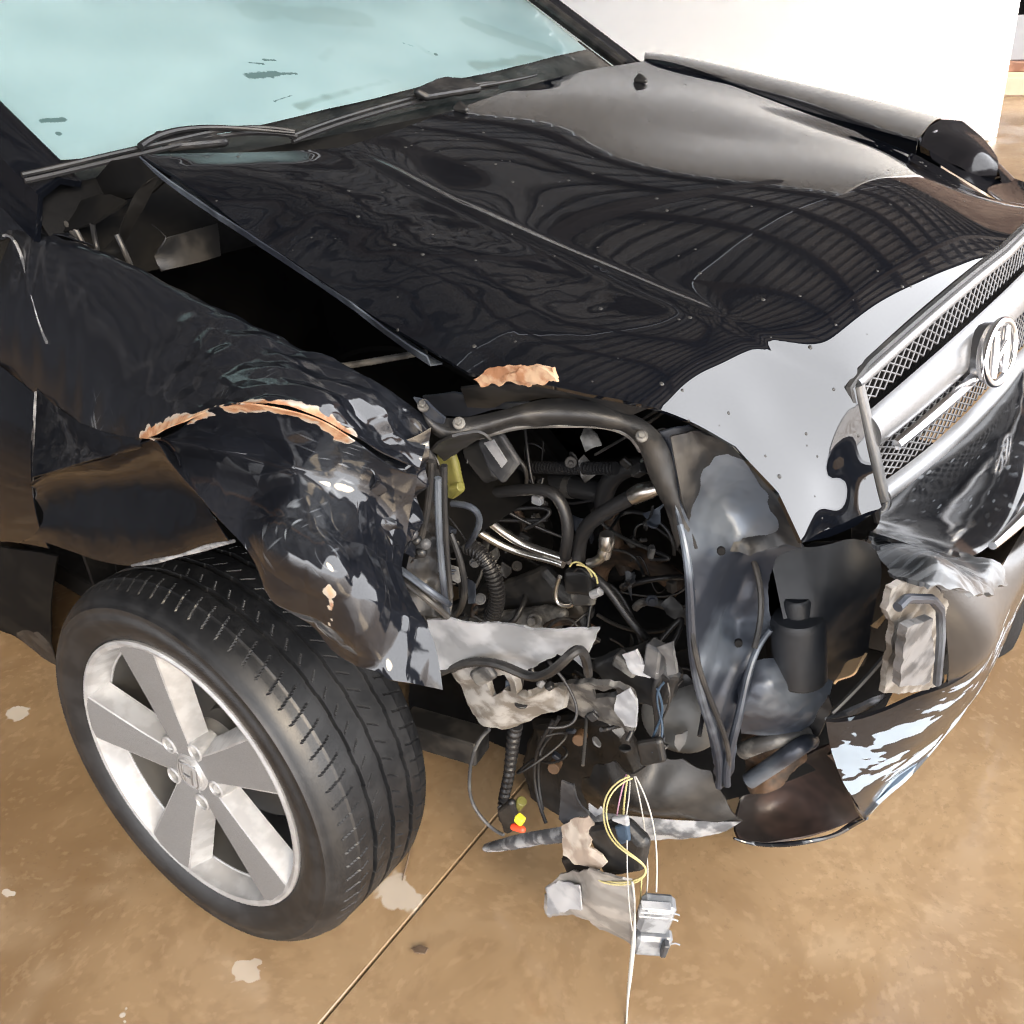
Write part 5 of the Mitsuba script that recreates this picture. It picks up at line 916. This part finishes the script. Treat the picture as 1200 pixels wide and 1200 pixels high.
lamp_('reflector__bright_patch', patch([(0.406,-0.664,0.171),(0.430,-0.664,0.202),(0.470,-0.672,0.228),(0.473,-0.672,0.180),(0.453,-0.672,0.165),(0.424,-0.672,0.132),(0.409,-0.672,0.121)], res=.004, th=.002, disp=lambda P: folds(P, .003, 20, 5), seed=2, jag=.002), 'pale_plastic', 30)
cz = np.array([(0.535,-0.635,0.072)][0]) - np.array([(0.579,-0.635,0.266)][0]); cx = (.8, .6, 0)
lamp_('connector', box_at([(0.571,-0.635,0.208)][0], (.046, .028, .062), z=cz, x=cx, b=.006), 'clear_grey', 25, 'pale translucent connector block')
lamp_('connector__lower_block', box_at([(0.566,-0.635,0.145)][0], (.050, .022, .046), z=cz, x=cx, b=.005), 'clear_grey', 25)
lamp_('connector__latch', box_at([(0.589,-0.640,0.153)][0], (.008, .012, .03), z=cz, x=cx, b=.002), 'grey_plastic', 25)
for t_ in (-.014, -.004, .006):
    lamp_('connector__rib', box_at(np.array([(0.575,-0.646,0.226)][0]) + t_ * cz / np.linalg.norm(cz), (.040, .012, .003), z=cz, x=cx, b=.001), 'pale_plastic', 25)
for i, p in enumerate([(0.594,-0.635,0.223),(0.592,-0.635,0.210),(0.596,-0.635,0.163)]):
    p = np.array(p); lamp_('connector__pin', tube([p, p + [.004, .004, 0], p + [.010, .007, -.002]], .0012, 6), 'pale_plastic')
lamp_('socket', lump([(0.529,-0.660,0.369),(0.542,-0.660,0.382),(0.544,-0.660,0.360),(0.534,-0.660,0.348)], .004, .001), 'wire_blue', 30)
lamp_('socket', lump([(0.527,-0.665,0.388),(0.545,-0.665,0.402),(0.546,-0.665,0.392)], .003, .0015), 'pale_plastic', 30)
wires = [([(0.522,-0.620,0.422),(0.505,-0.635,0.406),(0.500,-0.650,0.373),(0.516,-0.665,0.357),(0.552,-0.675,0.351),(0.571,-0.665,0.331),(0.564,-0.660,0.300),(0.536,-0.665,0.275),(0.498,-0.665,0.258),(0.480,-0.660,0.255)], .0019, 'wire_yellow'),
         ([(0.526,-0.620,0.421),(0.511,-0.640,0.408),(0.508,-0.655,0.375),(0.532,-0.670,0.357),(0.565,-0.675,0.352),(0.571,-0.660,0.315),(0.555,-0.660,0.284),(0.522,-0.670,0.267),(0.487,-0.660,0.253)], .0017, 'wire_yellow'),
         ([(0.516,-0.600,0.402),(0.534,-0.610,0.358),(0.548,-0.620,0.296),(0.553,-0.630,0.225),(0.547,-0.635,0.190)], .0016, 'wire_white'),
         ([(0.518,-0.600,0.403),(0.544,-0.610,0.373),(0.561,-0.620,0.329),(0.572,-0.635,0.252)], .0018, 'wire_white'),
         ([(0.513,-0.610,0.411),(0.521,-0.630,0.400),(0.537,-0.660,0.389)], .0020, 'wire_yellow'), ([(0.510,-0.610,0.410),(0.518,-0.635,0.402),(0.526,-0.660,0.380)], .0015, 'wire_purple'), ([(0.515,-0.610,0.410),(0.533,-0.640,0.407),(0.540,-0.660,0.389)], .0014, 'wire_white'),
         ([(0.549,-0.670,0.368),(0.553,-0.675,0.288),(0.550,-0.660,0.183)], .0013, 'wire_white'), ([(0.546,-0.630,0.254),(0.543,-0.630,0.200),(0.530,-0.620,0.143)], .0016, 'wire_yellow')]
for p, r, m in wires: lamp_('wire', tube(p, r * .66, 8), m, True)
lamp_('trailing_strand', tube([(0.553,-0.665,0.288),(0.552,-0.660,0.167),(0.548,-0.665,0.076),(0.545,-0.668,0.007),(0.556,-0.688,0.002),(0.578,-0.724,0.001)], [.0015, .0016, .0035, .0030, .0015, .001], 8), 'wire_white', True, 'long pale strand reaching the floor')
lamp_('connector__strip', patch([(0.462,-0.630,0.345),(0.476,-0.630,0.341),(0.481,-0.630,0.351),(0.487,-0.630,0.344),(0.473,-0.630,0.327),(0.462,-0.630,0.332)], res=.004, th=.002), 'pale_plastic')
# small bits on the floor
thing('floor_debris', 'small dark flake on the concrete near the joint, below the torn plate', 'debris')
obj('floor_debris__flake', patch([np.array(p) + [0, 0, .002] for p in [(0.214,-0.778,0.004),(0.221,-0.766,0.004),(0.237,-0.763,0.006),(0.239,-0.773,0.006),(0.225,-0.781,0.006)]], res=.003, th=.002), 'brown_dark', 30)
thing('floor_twig', 'thin dark splinter standing at the front foot of the tyre', 'debris')
obj('floor_twig__stem', tube([(0.108,-0.691,0.001),(0.099,-0.670,0.010),(0.083,-0.641,0.020)], [.001, .002, .0012], 6), 'brown_dark', True)
